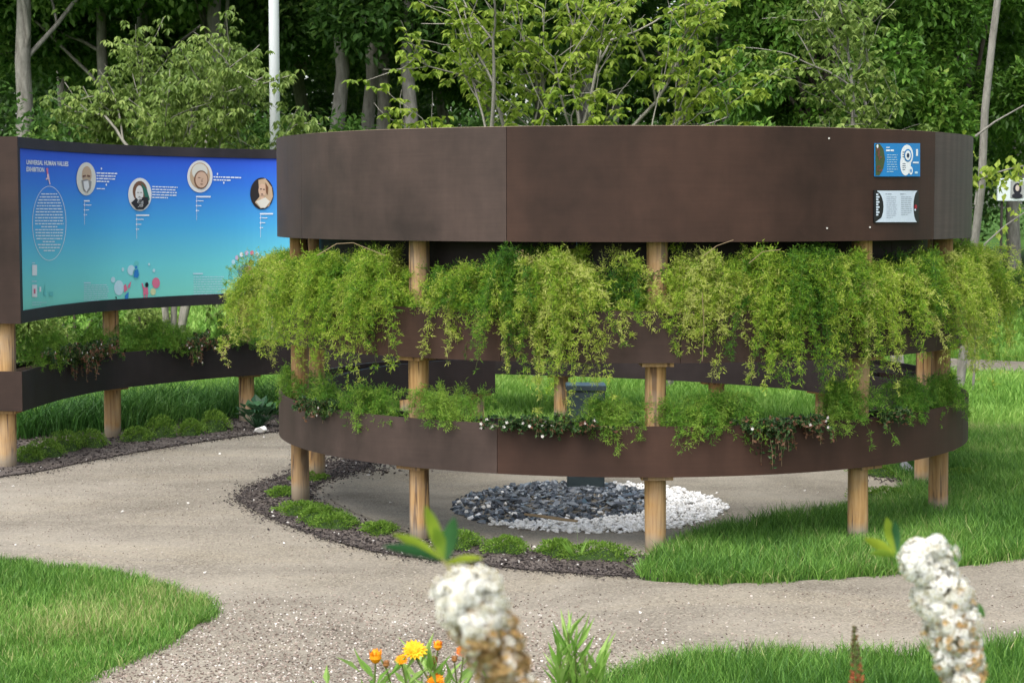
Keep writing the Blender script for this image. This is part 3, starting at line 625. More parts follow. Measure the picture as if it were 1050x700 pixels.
# ------------------------------------------------------------ plaques on the planter
PB = flat('plaque_blue', srgb(24, 130, 200), .35, .4); PBLK = flat('plaque_black', srgb(25, 25, 28), .35, .4); PW = flat('plaque_white', srgb(205, 218, 232), .4)
PDK = flat('plaque_print_dark', srgb(40, 60, 90)); PRED = flat('plaque_red', srgb(150, 40, 50)); PGRN = flat('plaque_photo_green', srgb(70, 85, 50)); PBRN = flat('plaque_photo_brown', srgb(110, 75, 60))
RC = [ring_curve(.004 + .0012 * i, -85, 85, 340) for i in range(9)]
def plaque(name, label, quad, mat):
    (x0, y0), (x1, y1) = quad; V0 = []; V1 = []
    for k in range(13):
        x = x0 + (x1 - x0) * k / 12
        for y in (y0, y1):
            p = hit(RC[3], x, y); q = hit(RC[0], x, y); V0.append(p); c = np.array([CX, CY]); r = nrm(p[:2] - c); V1.append(np.array([p[0] - r[0] * .0065, p[1] - r[1] * .0065, p[2]]))
    V = np.array(V0 + V1); n = 13; i = np.arange(12); fs = [np.stack([2 * i, 2 * i + 2, 2 * i + 3, 2 * i + 1], 1), np.stack([26 + 2 * i, 26 + 2 * i + 1, 26 + 2 * i + 3, 26 + 2 * i + 2], 1), np.stack([2 * i, 26 + 2 * i, 28 + 2 * i, 2 * i + 2], 1), np.stack([2 * i + 1, 2 * i + 3, 29 + 2 * i, 27 + 2 * i], 1), np.array([[0, 1, 27, 26], [24, 50, 51, 25]])]
    r_ = empty(name, hit(RC[3], (x0 + x1) / 2, y1), label, 'sign'); build('backing', V, fs, mat, r_); return r_
pq = plaque('information_plaque', 'blue information plaque with a round photo and a target symbol, above the white one', ((897.5, 147), (943.5, 181)), PB)
ik = lambda nm, mt, sh, lay: ink(nm, mt, sh, 0, pq, RC[4 + lay], False)
ik('photo', PGRN, [[(897.5, 147.8), (902, 147.4), (906, 153), (907.5, 163), (906, 172), (902, 179.8), (897.8, 180)]], 0)
ik('photo', PBRN, [ell(900 + rng.uniform(-1.5, 4.5), 152 + rng.uniform(0, 24), rng.uniform(.6, 1.5), rng.uniform(.7, 2), 7) for _ in range(14)], 1)
ik('photo', WH, [ell(899.8, 150, 1, 2, 8)], 2)
ik('symbol', WH, [ell(930, 159, 6.3, 10.5), ell(928.5, 168, 5.5, 12), ell(934, 175, 2, 4.2)], 0)
ik('symbol', PB, [ell(931, 159.4, 3.9, 6.6), ell(934.2, 175, .8, 1.8)], 1); ik('symbol', WH, [ell(931, 159.4, 2.9, 5)], 2); ik('symbol', PDK, [ell(931.2, 159.4, 1.4, 2.4)], 3)
ik('printed_text', WH, textlines(908.5, 915, 151.3, 151.3, 1, .8) + textlines(908.5, 922, 154.3, 154.3, 1, 1.7) + [bar(939.3, 941.3, 153, 160)] + [bar(936, 942, 166, 167.6)], 0)
ik('printed_text', PALE, textlines(909.5, 921, 159, 176, 8, .55, seed=9) + [bar(938, 941, 176, 178)], 0)
ik('printed_text', PDK, textlines(925.5, 929.5, 156, 161, 3, .7, seed=2) + textlines(925.5, 930, 168, 174, 4, .6, seed=3), 1)
pq = plaque('information_plaque', 'white information plaque with black curved ends, below the blue one', ((896.5, 195), (942, 228.3)), PBLK)
wpts = [(899.5, 195.6), (940.8, 195.6)] + [(941 - 4.4 * math.sin(a), 212 - 16 * math.cos(a)) for a in np.linspace(.2, pi - .2, 9)] + [(940, 227.8), (897.5, 227.8)] + [(898 + 8 * math.sin(a), 212 + 16 * math.cos(a)) for a in np.linspace(.2, pi - .2, 9)]
ik('white_field', PW, [wpts], 0)
ik('printed_text', flat('plaque_text_grey', srgb(150, 160, 175)), textlines(908, 919, 199, 199, 1, .8, seed=1) + textlines(923, 932, 199, 199, 1, .8) + textlines(909, 920, 202, 223, 11, .5, seed=5) + textlines(924, 935, 202, 220, 10, .5, seed=6), 1)
ik('logo', PW, [bar(898.4, 901.8 if k % 2 else 900.6, 198.5 + 2.6 * k, 200.3 + 2.6 * k) for k in range(9)], 1)
ik('logo', PRED, [ell(939, 212, 1.5, 2.4, 8)], 1)
ik('logo', PW, [ell(938.4, 215.2, .9, 1.2, 8)], 1)

# ------------------------------------------------------------ planter plants
def fern(label, base, nst, reach, drop, up, out, mat=FERN, spread=.16, tone=.45, dens=1.0, group='asparagus ferns in the planters', dense_mound=True, name='asparagus_fern', wn=.0031):
    """base xyz, out = outward plan direction; strands rise by up, reach outward and hang by drop"""
    base = np.asarray(base); out = np.append(nrm(np.asarray(out, dtype=float)[:2]), 0); tan = np.array([-out[1], out[0], 0])
    r = empty(name, base, label, 'fern', group); st = MB(); nd = MB()
    for k in range(int(nst * (1.45 if drop > .2 else 1.2))):
        sgn = rng.normal(0, .75); o = rng.uniform(.1, 1.0); inward = rng.uniform() < .12
        L = rng.uniform(.55, 1.1); h = up * rng.uniform(.25, 1.2); dr = drop * rng.uniform(.05, 1.0) ** 1.25 * (o ** .4) ; rc = reach * o * (-.3 if inward else 1)
        if inward: dr *= .15
        p0 = base + tan * rng.normal(0, spread * .4) + out * rng.normal(0, .02)
        t_ = np.linspace(0, 1, 14)[:, None]
        side = tan * (sgn * spread * (1.7 - 1.15 * o))
        P = p0 + (out * rc + side) * (1 - (1 - t_) ** 1.7) + np.array([0, 0, 1]) * (h * np.sin(np.minimum(t_ * 2.3, 1.9)) / 1.0 - (h * .6 + dr) * np.clip(t_ - .25, 0, 1) ** 1.6 / (.75 ** 1.6))
        P += tan * rng.normal(0, .07) * t_ ** 2 + out * rng.normal(0, .03) * t_ ** 2 + rng.normal(0, .007, P.shape) * t_
        st.tube(P, np.linspace(.0016, .0006, 14), 3, False, var=.6)
        ln = np.linalg.norm(np.diff(P, axis=0), axis=1).sum(); nb = max(6, int(ln / .011 * dens))
        tt = rng.uniform(.12, 1, nb) * 13; i = np.minimum(tt.astype(int), 12); f = (tt - i)[:, None]; Q = P[i] * (1 - f) + P[i + 1] * f; T = nrm(P[i + 1] - P[i])
        bd = nrm(T * .5 + rdir(nb) * .9 + np.array([0, 0, -.12])); bl = rng.uniform(.025, .075, nb) * (1.15 - .6 * tt / 13)
        sv = tone + rng.normal(0, .17) + (.22 * (dr / max(drop, .01)) - .08 if drop > .2 else 0)
        # needles along each branchlet
        for q in range(9):
            fq = (q + .5) / 9; B = Q + bd * (bl * fq)[:, None] + rng.normal(0, .002, Q.shape); D = nrm(bd * .7 + rdir(nb) * .9)
            nd.leaves(B, D, rdir(nb), rng.uniform(.013, .024, nb), rng.uniform(.8, 1.3, nb) * wn, .1, np.clip(sv + rng.normal(0, .12, nb) + .22 * fq, 0, .93 if k % 9 else 1))
    st.build('stems', STEM, r); nd.build('foliage', mat, r); return r
def ring_base(px, off=-.11, z=Z_MT - .03, back=False):
    c = ring_curve(off, 0, 86) if px < 636 else ring_curve(off, -84, 0)
    best = None
    for q in c:
        d = abs(proj((q[0], q[1], z))[0] - px)
        if best is None or d < best[0]: best = (d, q)
    q = best[1]; return (q[0], q[1], z), q - np.array([CX, CY])
def th_base(th, z=Z_MT - .03, off=-.11):
    q = ring_pt(th, off); return (q[0], q[1], z), q - np.array([CX, CY])
# middle trough: (angle or px, strands, reach, drop, up, tone, deep?)
mid = [('a', 100, 46, .34, .36, .22, .50, 0, 'farthest left and bushiest, spilling over the blue panel'), ('a', 84, 52, .36, .42, .20, .58, 0, 'left end, over the leftmost post'),
       (318, 62, .24, .44, .20, .52, 0, 'just right of the leftmost post'), (356, 60, .25, .46, .22, .48, 0, 'second right of the leftmost post'), (394, 60, .24, .44, .24, .55, 0, 'left of the second post from left'),
       (424, 12, .10, .0, .13, .5, 0, 'short one on the second post from left'), (476, 24, .12, .02, .17, .35, 1, 'deep green mound right of the second post'), (492, 42, .18, .34, .20, .55, 0, 'hanging over the board under the seam'),
       (530, 48, .22, .40, .25, .35, 1, 'tall fresh green clump right of the seam'), (560, 46, .24, .56, .24, .70, 0, 'long yellowish curtain left of centre'), (590, 52, .24, .60, .24, .66, 0, 'longest curtain in front of the square pillar'),
       (632, 22, .10, .0, .20, .30, 1, 'short dark green mound left of the centre post'), (656, 12, .16, .36, .12, .60, 0, 'thin strands hanging beside the centre post'), (712, 42, .18, .22, .24, .70, 0, 'pale clump right of the centre post'),
       (735, 26, .16, .42, .2, .72, 0, 'wispy strands trailing low right of centre post'), (778, 50, .22, .46, .25, .52, 0, 'full curtain midway between centre post and right post'), (815, 50, .22, .50, .26, .40, 1, 'deep green long clump left of the right post'),
       (850, 46, .22, .44, .24, .50, 0, 'beside the right post on its left'), (892, 46, .24, .40, .2, .62, 0, 'over the right post'), (930, 44, .22, .36, .22, .40, 1, 'green mound under the plaques'),
       (960, 46, .26, .50, .22, .62, 0, 'yellowish fall near the right end'), ('a', -86, 70, .38, .56, .24, .55, 0, 'right end, bulging past the boards'), ('a', -101, 60, .40, .52, .22, .60, 0, 'far right outermost fall over the lawn')]
for q in mid:
    if q[0] == 'a': base, out = th_base(q[1]); q = q[1:]
    else: base, out = ring_base(q[0])
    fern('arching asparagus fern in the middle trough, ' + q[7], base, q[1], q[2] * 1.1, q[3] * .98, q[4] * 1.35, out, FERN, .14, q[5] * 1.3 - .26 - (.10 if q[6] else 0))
low = [(300, 26, .12, .05, .14, .5, 1, 'small one at the left end'), (340, 24, .12, .02, .14, .4, 1, 'dark tuft left of the trailing one'), (385, 30, .16, .10, .14, .5, 1, 'trailing over the board left of the second post'), (465, 30, .16, .04, .15, .55, 1, 'bright tuft right of the second post'),
       (625, 40, .18, .12, .14, .55, 1, 'tumbling over the board before the square pillar'), (708, 30, .16, .13, .15, .55, 1, 'right of the centre post'), (742, 34, .16, .10, .15, .5, 1, 'second one right of the centre post'), (858, 40, .17, .16, .18, .5, 1, 'big soft tuft left of the right post'), (920, 34, .14, .06, .16, .3, 1, 'dark tuft right of the right post'), (955, 30, .16, .12, .16, .4, 1, 'at the right end')]
for q in low:
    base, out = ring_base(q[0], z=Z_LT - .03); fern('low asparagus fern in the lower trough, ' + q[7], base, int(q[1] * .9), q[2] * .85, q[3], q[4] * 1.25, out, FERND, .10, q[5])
def arc_base(px, z=.57, off=-.02):
    k = min(range(70), key=lambda i: abs(proj((AC[i][0], AC[i][1], z))[0] - px)); return (*(AC[k] + AN[k] * off), z), -AN[k]
for px, n, rc, dr, up, tn, lb in ((38, 40, .14, .04, .22, .45, 'bushy one nearest the left corner'), (90, 34, .12, .03, .22, .4, 'left of the second post'), (150, 46, .14, .03, .24, .4, 'feathery one right of the second post'), (172, 30, .14, .06, .18, .4, 'smaller one before the trailing flowers'), (232, 40, .16, .05, .24, .35, 'dark one nearest the round planter')):
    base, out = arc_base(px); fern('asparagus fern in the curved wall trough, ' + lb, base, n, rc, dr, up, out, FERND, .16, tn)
def trailing(label, base, out, n, drop, spread, white=.1, red=.2, up=.08):
    base = np.asarray(base); out = np.append(nrm(np.asarray(out, dtype=float)[:2]), 0); tan = np.array([-out[1], out[0], 0]); r = empty('trailing_flower', base, label, 'flower', 'trailing flowers in the troughs')
    st = MB(); lf = MB(); fl = MB()
    for k in range(n):
        t_ = np.linspace(0, 1, 10)[:, None]; P = base + tan * rng.normal(0, spread * .4) + (out * rng.uniform(.05, .17) + tan * rng.normal(0, spread)) * (1 - (1 - t_) ** 2) + np.array([0, 0, 1]) * (up * rng.uniform(.3, 1) * np.sin(t_ * 2.2) - drop * rng.uniform(0, 1) ** 1.5 * t_ ** 2)
        st.tube(P, .0009, 3, False); m_ = 44; i = rng.integers(0, 9, m_); f = rng.uniform(0, 1, (m_, 1)); Q = P[i] * (1 - f) + P[i + 1] * f
        tip = (i > 6) & (rng.uniform(0, 1, m_) < red)
        lf.leaves(Q, nrm(rdir(m_) + np.array([0, 0, -.1])), rdir(m_), rng.uniform(.014, .024, m_), rng.uniform(.009, .015, m_), .15, np.where(tip, 1, rng.uniform(0, .85, m_)))
        if rng.uniform() < white * .5:
            c = P[rng.integers(5, 10)] + out * .008
            fl = MB()
            for q in range(5):
                a = q * 2 * pi / 5; d = tan * math.cos(a) + np.array([0, 0, 1]) * math.sin(a); fl.leaves(c[None], (d + out * .3)[None], out[None], .009, .007, .1, np.array([rng.uniform()]))
            fl.build('blossom', PETALW, r)
    st.build('stems', TWIG, r); lf.build('foliage', SMALLLEAF, r)
for px, n, dr, sp_, wh, rd, lb in ((345, 26, .08, .10, .5, .2, 'speckled one left of the second post'), (535, 34, .03, .09, .9, .1, 'pale pink flowers right of the seam'), (572, 26, .05, .09, .3, .2, 'low dark one left of the square pillar'), (597, 20, .04, .06, .2, .5, 'reddish one before the square pillar'),
                               (785, 40, .22, .05, .2, .3, 'longest, hanging down the board at right'), (765, 18, .06, .06, .3, .3, 'low one before the hanging one'), (820, 30, .10, .08, .2, .7, 'reddish tips near the right post'), (905, 16, .05, .06, .2, .2, 'tiny one beyond the right post')):
    base, out = ring_base(px, z=Z_LT - .03, off=-.06); trailing('small leaved trailing plant in the lower trough, ' + lb, base, out, n, dr, sp_, wh, rd)
for px, n, dr, sp_, wh, rd, lb in ((62, 46, .20, .09, .3, .8, 'hanging by the left corner'), (78, 40, .10, .10, .3, .8, 'reddish one left of the second post'), (192, 44, .17, .08, .2, .8, 'hanging midway between the posts'), (45, 36, .02, .14, .5, .2, 'yellow green one by the left corner')):
    base, out = arc_base(px, off=-.09); trailing('trailing plant in the curved wall trough, ' + lb, base, out, n, dr, sp_, wh, rd, .16)
# dry twigs poking from the ferns
for (pts, lb) in (([(325, 262), (345, 250), (362, 249), (395, 262)], 'bare pale twig arching out under the band at left'), ([(722, 262), (735, 252), (752, 246)], 'bare twig above the pale fern'), ([(768, 270), (782, 258), (800, 256)], 'curled bare twig right of the pale fern'), ([(720, 300), (722, 335), (720, 370)], 'dry stalk hanging straight down the middle board')):
    y = 8.25; mb = MB(); mb.tube([AT(a, b_, y + .02 * k) for k, (a, b_) in enumerate(pts)], .0016, 4); tag(mb.build('dry_twig', TWIG), lb, 'twig')

# ------------------------------------------------------------ ground cover mounds
def mound(label, px, py, rx, ry, h, group, mat=SEDUM, n=1500):
    c = G(px, py); mb = MB(); r = MB(); u = rng.uniform(0, 1, n); a = rng.uniform(0, 2 * pi, n); rr = np.sqrt(u); wob = (1 + .18 * np.sin(a * 3 + px) + .1 * np.sin(a * 5 + py)) * rng.choice([1, 1, 1, 1.12, 1.3], n)
    P = np.c_[c[0] + rx * rr * wob * np.cos(a), c[1] + ry * rr * wob * np.sin(a), .01 + h * .85 * np.sqrt(np.clip(1 - rr ** 2, 0, 1)) * (1 + .3 * np.sin(a * 4 + rr * 6 + px))]
    N = nrm(np.c_[(P[:, 0] - c[0]) / rx, (P[:, 1] - c[1]) / ry, .6 + np.zeros(n)])
    e = empty('mossy_mound', c, label, 'plant', group)
    mb.leaves(P, nrm(N + rdir(n) * .7), rdir(n), rng.uniform(.010, .02, n), rng.uniform(.004, .008, n), .2, np.clip(rng.normal(.5, .2, n), 0, 1)); mb.build('leaves', mat, e)
    k = 20; q = 6; V = [[c[0], c[1], .004 + h * .6]]; 
    for j in range(1, q + 1):
        for i in range(k):
            a_ = 2 * pi * i / k; s = j / q; w_ = 1 + .18 * math.sin(a_ * 3 + px) + .1 * math.sin(a_ * 5 + py); V.append([c[0] + rx * s * w_ * math.cos(a_), c[1] + ry * s * w_ * math.sin(a_), .004 + h * .6 * math.sqrt(max(0, 1 - s * s))])
    fs = [np.array([[0, 1 + i, 1 + (i + 1) % k] for i in range(k)]), np.array([[1 + (j - 1) * k + i, 1 + j * k + i, 1 + j * k + (i + 1) % k, 1 + (j - 1) * k + (i + 1) % k] for j in range(1, q) for i in range(k)])]
    build('cushion', np.array(V), fs, flat('cushion_green', (.035, .07, .015), .9), e, smooth=True)
for k, (px, py, rx, h) in enumerate(((30, 474, .10, .05), (48, 469, .13, .06), (68, 463, .12, .07), (92, 459, .14, .06), (140, 453, .12, .05), (166, 449, .12, .08), (196, 447, .10, .06), (220, 443, .12, .08))):
    mound('rounded mossy cushion at the foot of the curved wall, ' + ['leftmost', 'second from left', 'third from left', 'left of the second post', 'just right of the second post', 'tall one midway along', 'small one before the last', 'last before the third post'][k], px, py, rx * .8, .10, h * 1.7, 'mossy cushions along the curved wall')
for k, (px, py, rx, h) in enumerate(((308, 527, .11, .05), (328, 534, .10, .06), (344, 541, .11, .055), (389, 547, .07, .04), (471, 561, .10, .06), (519, 566, .09, .055), (571, 569, .07, .055), (613, 573, .15, .06), (290, 508, .08, .03), (318, 492, .09, .04))):
    mound('bright green mat in the mulch strip, ' + ['at the foot of the leftmost post', 'second right of the leftmost post', 'third right of the leftmost post', 'small one left of the second post', 'right of the second post behind the blossom', 'above the blossom head', 'one with an upright shoot', 'longest, left of the centre post', 'thin one left of the leftmost post', 'behind the leftmost post'][k], px, py, rx, .12, h, 'green mats in the mulch strip')
for k, (px, py) in enumerate(((905, 487), (935, 477), (985, 492), (905, 512))):
    mound('low green creeper near the right posts, ' + ['by the gravel', 'between the posts', 'right of the end post', 'in front of the gravel edge'][k], px, py, .16, .14, .05, 'creepers by the right posts')
# upright shoot and broad-leaved plant
mb = MB()
c = G(590, 575)
for k in range(9):
    a = rng.uniform(0, 2 * pi); d = np.array([math.cos(a) * .7, math.sin(a) * .5, 1.0 if k else 3]); mb.leaves(c[None], d[None], rdir(1), .12 if k else .19, .014, .1, np.array([.7]))
tag(mb.build('weed', GRASSB), 'small weed with an upright shoot in the mulch left of the centre post', 'weed')
mb = MB(); c = G(264, 440)
for k in range(48):
    a = rng.uniform(0, 2 * pi); s = rng.uniform(.3, 2); p = c + np.array([math.cos(a) * .07 * s, math.sin(a) * .07 * s, .01]); d = np.array([math.cos(a), math.sin(a), rng.uniform(.2, 1.6)])
    mb.leaves(p[None] + np.array([0, 0, .06 + .1 * rng.uniform()]), d[None], np.array([[0, 0, 1.]]), rng.uniform(.06, .11), rng.uniform(.05, .08), .12, np.array([rng.uniform(.2, .9)])); mb.tube([c, p + np.array([0, 0, .08])], .003, 4)
tag(mb.build('broad_leaved_plant', leaf_mat('hosta', [(0, (.02, .06, .03)), (1, (.07, .16, .07))], .2, .35, 20)), 'dark broad leaved plant by the third post of the curved wall', 'plant')
mb = MB(); stones(mb, G(268, 445)[None, :2], .05, .03, SR, np.array([.4])); tag(mb.build('stone', WHITEST), 'pale flat stone by the broad leaved plant', 'stone')
mb = MB(); stones(mb, G(932, 489)[None, :2], .09, .03, SR, np.array([.1])); tag(mb.build('stone', stone_mat('grey_stone', [(0, (.3, .3, .3)), (1, (.4, .4, .4))])), 'grey stone beside the far right posts', 'stone')

# ------------------------------------------------------------ flag pole, sign
r = empty('flag_pole', (AT(282.5, 200, 19)[0], 19, 0), 'tall white pole behind the planters', 'pole')
mb = MB(); q = r.location; mb.tube([(q[0], 19, -.1), (q[0], 19, 4), (q[0], 19, 8.5)], [.056, .052, .035], 20); mb.build('shaft', flat('white_paint', (.75, .78, .8), .35, .5), r, smooth=True)
mb = MB(); mb.tube([(q[0], 19, 8.5), (q[0], 19, 8.56)], [.05, .03], 16); mb.build('finial', SCREW, r)
BARKD = flat('dark_stake', (.04, .035, .03), .8)
r = empty('portrait_sign', AT(1044, 205, 24) * np.array([1, 1, 0]), 'small white sign with a portrait at the right edge', 'sign')
p = AT(1044, 194.5, 24); WP = flat('sign_white', (.62, .68, .68), .5)
bevbox('board', p, (.54, .05, .29), WP, r); bevbox('picture', p + np.array([-.02, -.028, .0]), (.17, .008, .22), INK('picture_grey', (150, 152, 150)), r)
pp = p + np.array([-.02, -.034, 0])
for nm, c_, rr_, mt in (('picture_hair', (0, .01), (.055, .075), BLK), ('picture_face', (0, .02), (.026, .040), INK('portrait_pale', (190, 175, 165))), ('picture_dress', (0, -.08), (.07, .035), BLK)):
    mb = MB(); n = 16; k = {'picture_hair': 0, 'picture_face': .003, 'picture_dress': .002}[nm]
    V = [[pp[0] + c_[0] + rr_[0] * math.cos(a), pp[1] - k, pp[2] + c_[1] + rr_[1] * math.sin(a)] for a in np.linspace(0, 2 * pi, n, endpoint=False)]; mb.add(np.array(V), [np.arange(n)[None]]); mb.build(nm, mt, r)
for dx in (-.2, .2): bevbox('leg', (p[0] + dx, 24.03, (p[2] - .14) / 2), (.03, .03, p[2] - .14), BARKD, r)

# ------------------------------------------------------------ trees
def bark(name, c0, c1):
    m, t, b = new_mat(name, .9, .1); v = coords(t, (1, 1, .25)); n1 = noise(t, v, 14, 6, .7); n2 = noise(t, coords(t), 1.5, 3)
    c = ramp(t, n1, [(.3, c0), (.7, c1)]); c = mix(t, ramp(t, n2, [(.4, (0,) * 3), (.7, (.6,) * 3)]), c, tuple(x * .6 for x in c1)); t.links.new(c, b.inputs['Base Color']); bump(t, b, n1, .6, .04); return m
BARKG = bark('bark_grey', (.11, .10, .085), (.33, .315, .28)); BARKP = bark('bark_pale', (.16, .15, .12), (.38, .36, .31)); BARKD = bark('bark_dark', (.04, .032, .025), (.12, .10, .08))
LF_FOREST = leaf_mat('wood_leaves', [(0, (.038, .095, .020)), (.5, (.085, .185, .034)), (1, (.20, .32, .065))], .42, .5, .5)
LF_DENSE = leaf_mat('dense_leaves', [(0, (.05, .12, .018)), (.5, (.11, .24, .035)), (.9, (.23, .37, .06)), (1, (.34, .44, .10))], .42, .4, .8)
LF_LIGHT = leaf_mat('light_leaves', [(0, (.13, .22, .025)), (.5, (.27, .38, .045)), (1, (.44, .52, .10))], .45, .45, 1.5)
LF_OLIVE = leaf_mat('olive_leaves', [(0, (.09, .15, .03)), (.5, (.19, .28, .06)), (1, (.32, .40, .11))], .4, .45, 1.5)
def grow(p, d, L, r, depth, maxd, tubes, tips, spread, upw, nchild=3, seg=5):
    pts = [p]; q = p.copy(); dd = d.copy()
    for k in range(seg):
        dd = nrm(dd + rng.normal(0, .10, 3) + np.array([0, 0, upw * .1])); q = q + dd * L / seg; pts.append(q)
    pts = np.array(pts); tubes.append((pts, np.linspace(r, r * .6, seg + 1)))
    if depth >= maxd: tips.append(pts); return
    if depth >= maxd - 1: tips.append(pts[2:])
    for k in range(nchild):
        i = rng.integers(seg // 2, seg + 1) if k else seg; ax = nrm(rng.normal(size=3)); nd = nrm(dd + ax * spread + np.array([0, 0, upw * .15]))
        grow(pts[i], nd, L * rng.uniform(.6, .85), r * .55, depth + 1, maxd, tubes, tips, spread, upw, nchild, seg)
def tree(name, label, cat, p, trunk_h, trunk_r, L, maxd, leafn, leaf, clus, lmat, bmat, group=None, stems=1, spread=.75, lean=(0, 0), upw=.6, nchild=3, zmin=None, droop=.3, start=None, wl=.6, ros=0, flatz=.75, limb=.45):
    e = empty(name, (p[0], p[1], 0), label, cat, group); tubes = []; tips = []
    for s in range(stems):
        a = rng.uniform(0, 2 * pi); off = np.array([math.cos(a), math.sin(a), 0]) * (0 if stems == 1 else .05)
        tip = np.array([p[0], p[1], 0]) + off * 6 + np.array([lean[0], lean[1], trunk_h]) + (np.array([rng.normal(0, .25), rng.normal(0, .2), 0]) if stems > 1 else 0)
        b0 = np.array([p[0], p[1], -.1]) + off; t_ = np.linspace(0, 1, 8)[:, None]; P = b0 * (1 - t_) + tip * t_ + rng.normal(0, trunk_r * .35, (8, 3)) * (t_ * (1 - t_) * 4)
        tubes.append((P, trunk_r * np.linspace(1.15, .75, 8)))
        d = nrm(P[-1] - P[-2])
        for k in range(nchild + (1 if stems == 1 else 0)):
            st = P[-1] if k == 0 else P[rng.integers(5, 8)]
            grow(st, nrm(d + nrm(rng.normal(size=3)) * spread * (0.4 if k == 0 else 1.1)), L * rng.uniform(.8, 1.1), trunk_r * (.7 if k == 0 else limb), 1, maxd, tubes, tips, spread, upw, nchild)
    mb = MB()
    for P, rr in tubes: mb.tube(P, rr, 8 if rr[0] > .03 else 4, False)
    mb.build('trunk', bmat, e, smooth=True)
    lf = MB(); k = max(1, leafn // len(tips))
    for P in tips:
        kr = k if not ros else max(1, k // ros)
        i = rng.integers(0, len(P), kr); C = P[i]; o = rdir(kr) * (clus * rng.uniform(.1, 1, kr) ** .6)[:, None]; o[:, 2] *= flatz
        if ros: C = np.repeat(C, ros, 0); o = np.repeat(o, ros, 0)
        Q = C + o; sv = np.clip(.5 + rng.normal(0, .15), 0, 1)
        if zmin is not None: kk = Q[:, 2] > zmin; Q = Q[kk]; o = o[kk]
        n = len(Q)
        if not n: continue
        D = nrm(rdir(n) * .8 + nrm(o) * .5 + np.array([0, 0, -droop]))
        if ros: D = rdir(n); D[:, 2] = D[:, 2] * .35 - droop; D = nrm(D); Q = Q + D * leaf * .15
        lf.leaves(Q, D, nrm(rdir(n) * (.5 if not ros else .25) + np.array([0, 0, 1])), leaf * rng.uniform(.6, 1.2, n), leaf * wl * rng.uniform(.7, 1.2, n), .15, np.clip(sv + rng.normal(0, .2, n), 0, 1))
    lf.build('crown', lmat, e); return e
def copy_tree(o, loc, rz, sc, label):
    c = o.copy(); COL.objects.link(c); c.location = loc; c.rotation_euler = (0, 0, rz); c.scale = (sc, sc, sc); c['label'] = label
    for ch in list(o.children): d = ch.copy(); COL.objects.link(d); d.parent = c
    return c
WG = 'tall trees of the wood behind the garden'
def X(px, y): return (px - 525) / F * y
protos = []
for k, (px, y, tr) in enumerate(((350, 33, .14), (420, 32, .13), (597, 35, .13), (30, 31, .15))):
    protos.append(tree('woodland_tree', '', 'tree', (X(px, y), y), 5.6, tr, 2.6, 3, 30000, .17, .85, LF_FOREST, BARKG, WG, spread=.85, upw=.0, zmin=3.75, limb=.3))
wl = [(380, 34, 'thick trunk in the middle of the trio left of centre'), (393, 36, 'rear trunk of the trio left of centre'), (500, 37, 'pale trunk half hidden by the bright green tree'), (225, 34, 'trunk left of the white pole'), (252, 37, 'dark trunk just left of the white pole'), (108, 35, 'trunk behind the olive tree on its left'), (150, 38, 'trunk behind the middle of the olive tree'),
      (630, 39, 'leaning trunk right of the bright green tree'), (-30, 36, 'at the left frame edge'), (70, 42, 'deep behind the left of the olive tree'), (190, 44, 'deep behind the right of the olive tree'), (310, 42, 'deep behind, right of the white pole'), (455, 44, 'deep behind left of the bright green tree'), (550, 45, 'deep behind the bright green tree'), (700, 44, 'in the dark gap left of the dense tree'), (740, 40, 'edge of the dark gap'),
      (820, 46, 'far behind the dense tree on its left'), (900, 44, 'far behind the dense tree in its middle'), (990, 48, 'far behind the leaning trunk'), (1040, 44, 'dark trunk behind the portrait sign'), (1085, 40, 'beyond the right frame edge'), (1120, 48, 'far beyond the right edge')]
for q, lb in zip(protos, ('nearest grey double trunk right of the white pole', 'pale trunk with low leaves right of the trio', 'grey trunk inside the bright green tree', 'pale trunk at the far left behind the olive tree')): q['label'] = 'tall woodland tree, ' + lb
for k, (px, y, lb) in enumerate(wl):
    copy_tree(protos[k % 4], (X(px, y), y, 0), rng.uniform(0, 6.28), rng.uniform(.92, 1.15), 'tall woodland tree, ' + lb)
# woodland edge mass far behind
mb = MB()
for k in range(520):
    a = rng.uniform(-34, 40) if k % 3 == 0 else rng.uniform(-19, 19); y = rng.uniform(46, 66); z = rng.uniform(1.2, 14) if k % 2 else rng.uniform(.6, 7); c = np.array([a, y, z]); n = 760
    right = 13 < a < 30 and z < 3.5
    if z < 3.5 and a > 13: c = c * np.array([1.9, 1.9, 1.5])
    o = rdir(n) * (rng.uniform(0, 1, n) ** .4)[:, None] * np.array([2.6, 1.8, 1.9]); Q = c + o; Q[:, 2] = np.abs(Q[:, 2])
    mb.leaves(Q, nrm(rdir(n) + nrm(o) * .5 + np.array([0, 0, -.3])), nrm(rdir(n) * .5 + np.array([0, -.3, 1])), .22 * rng.uniform(.6, 1.2, n), .15 * rng.uniform(.7, 1.2, n), .15, np.clip(rng.normal(.35, .2, n), 0, 1))
tag(mb.build('far_wood', LF_FOREST), 'dark mass of foliage deep in the wood behind the trunks', 'woodland', kind='stuff')
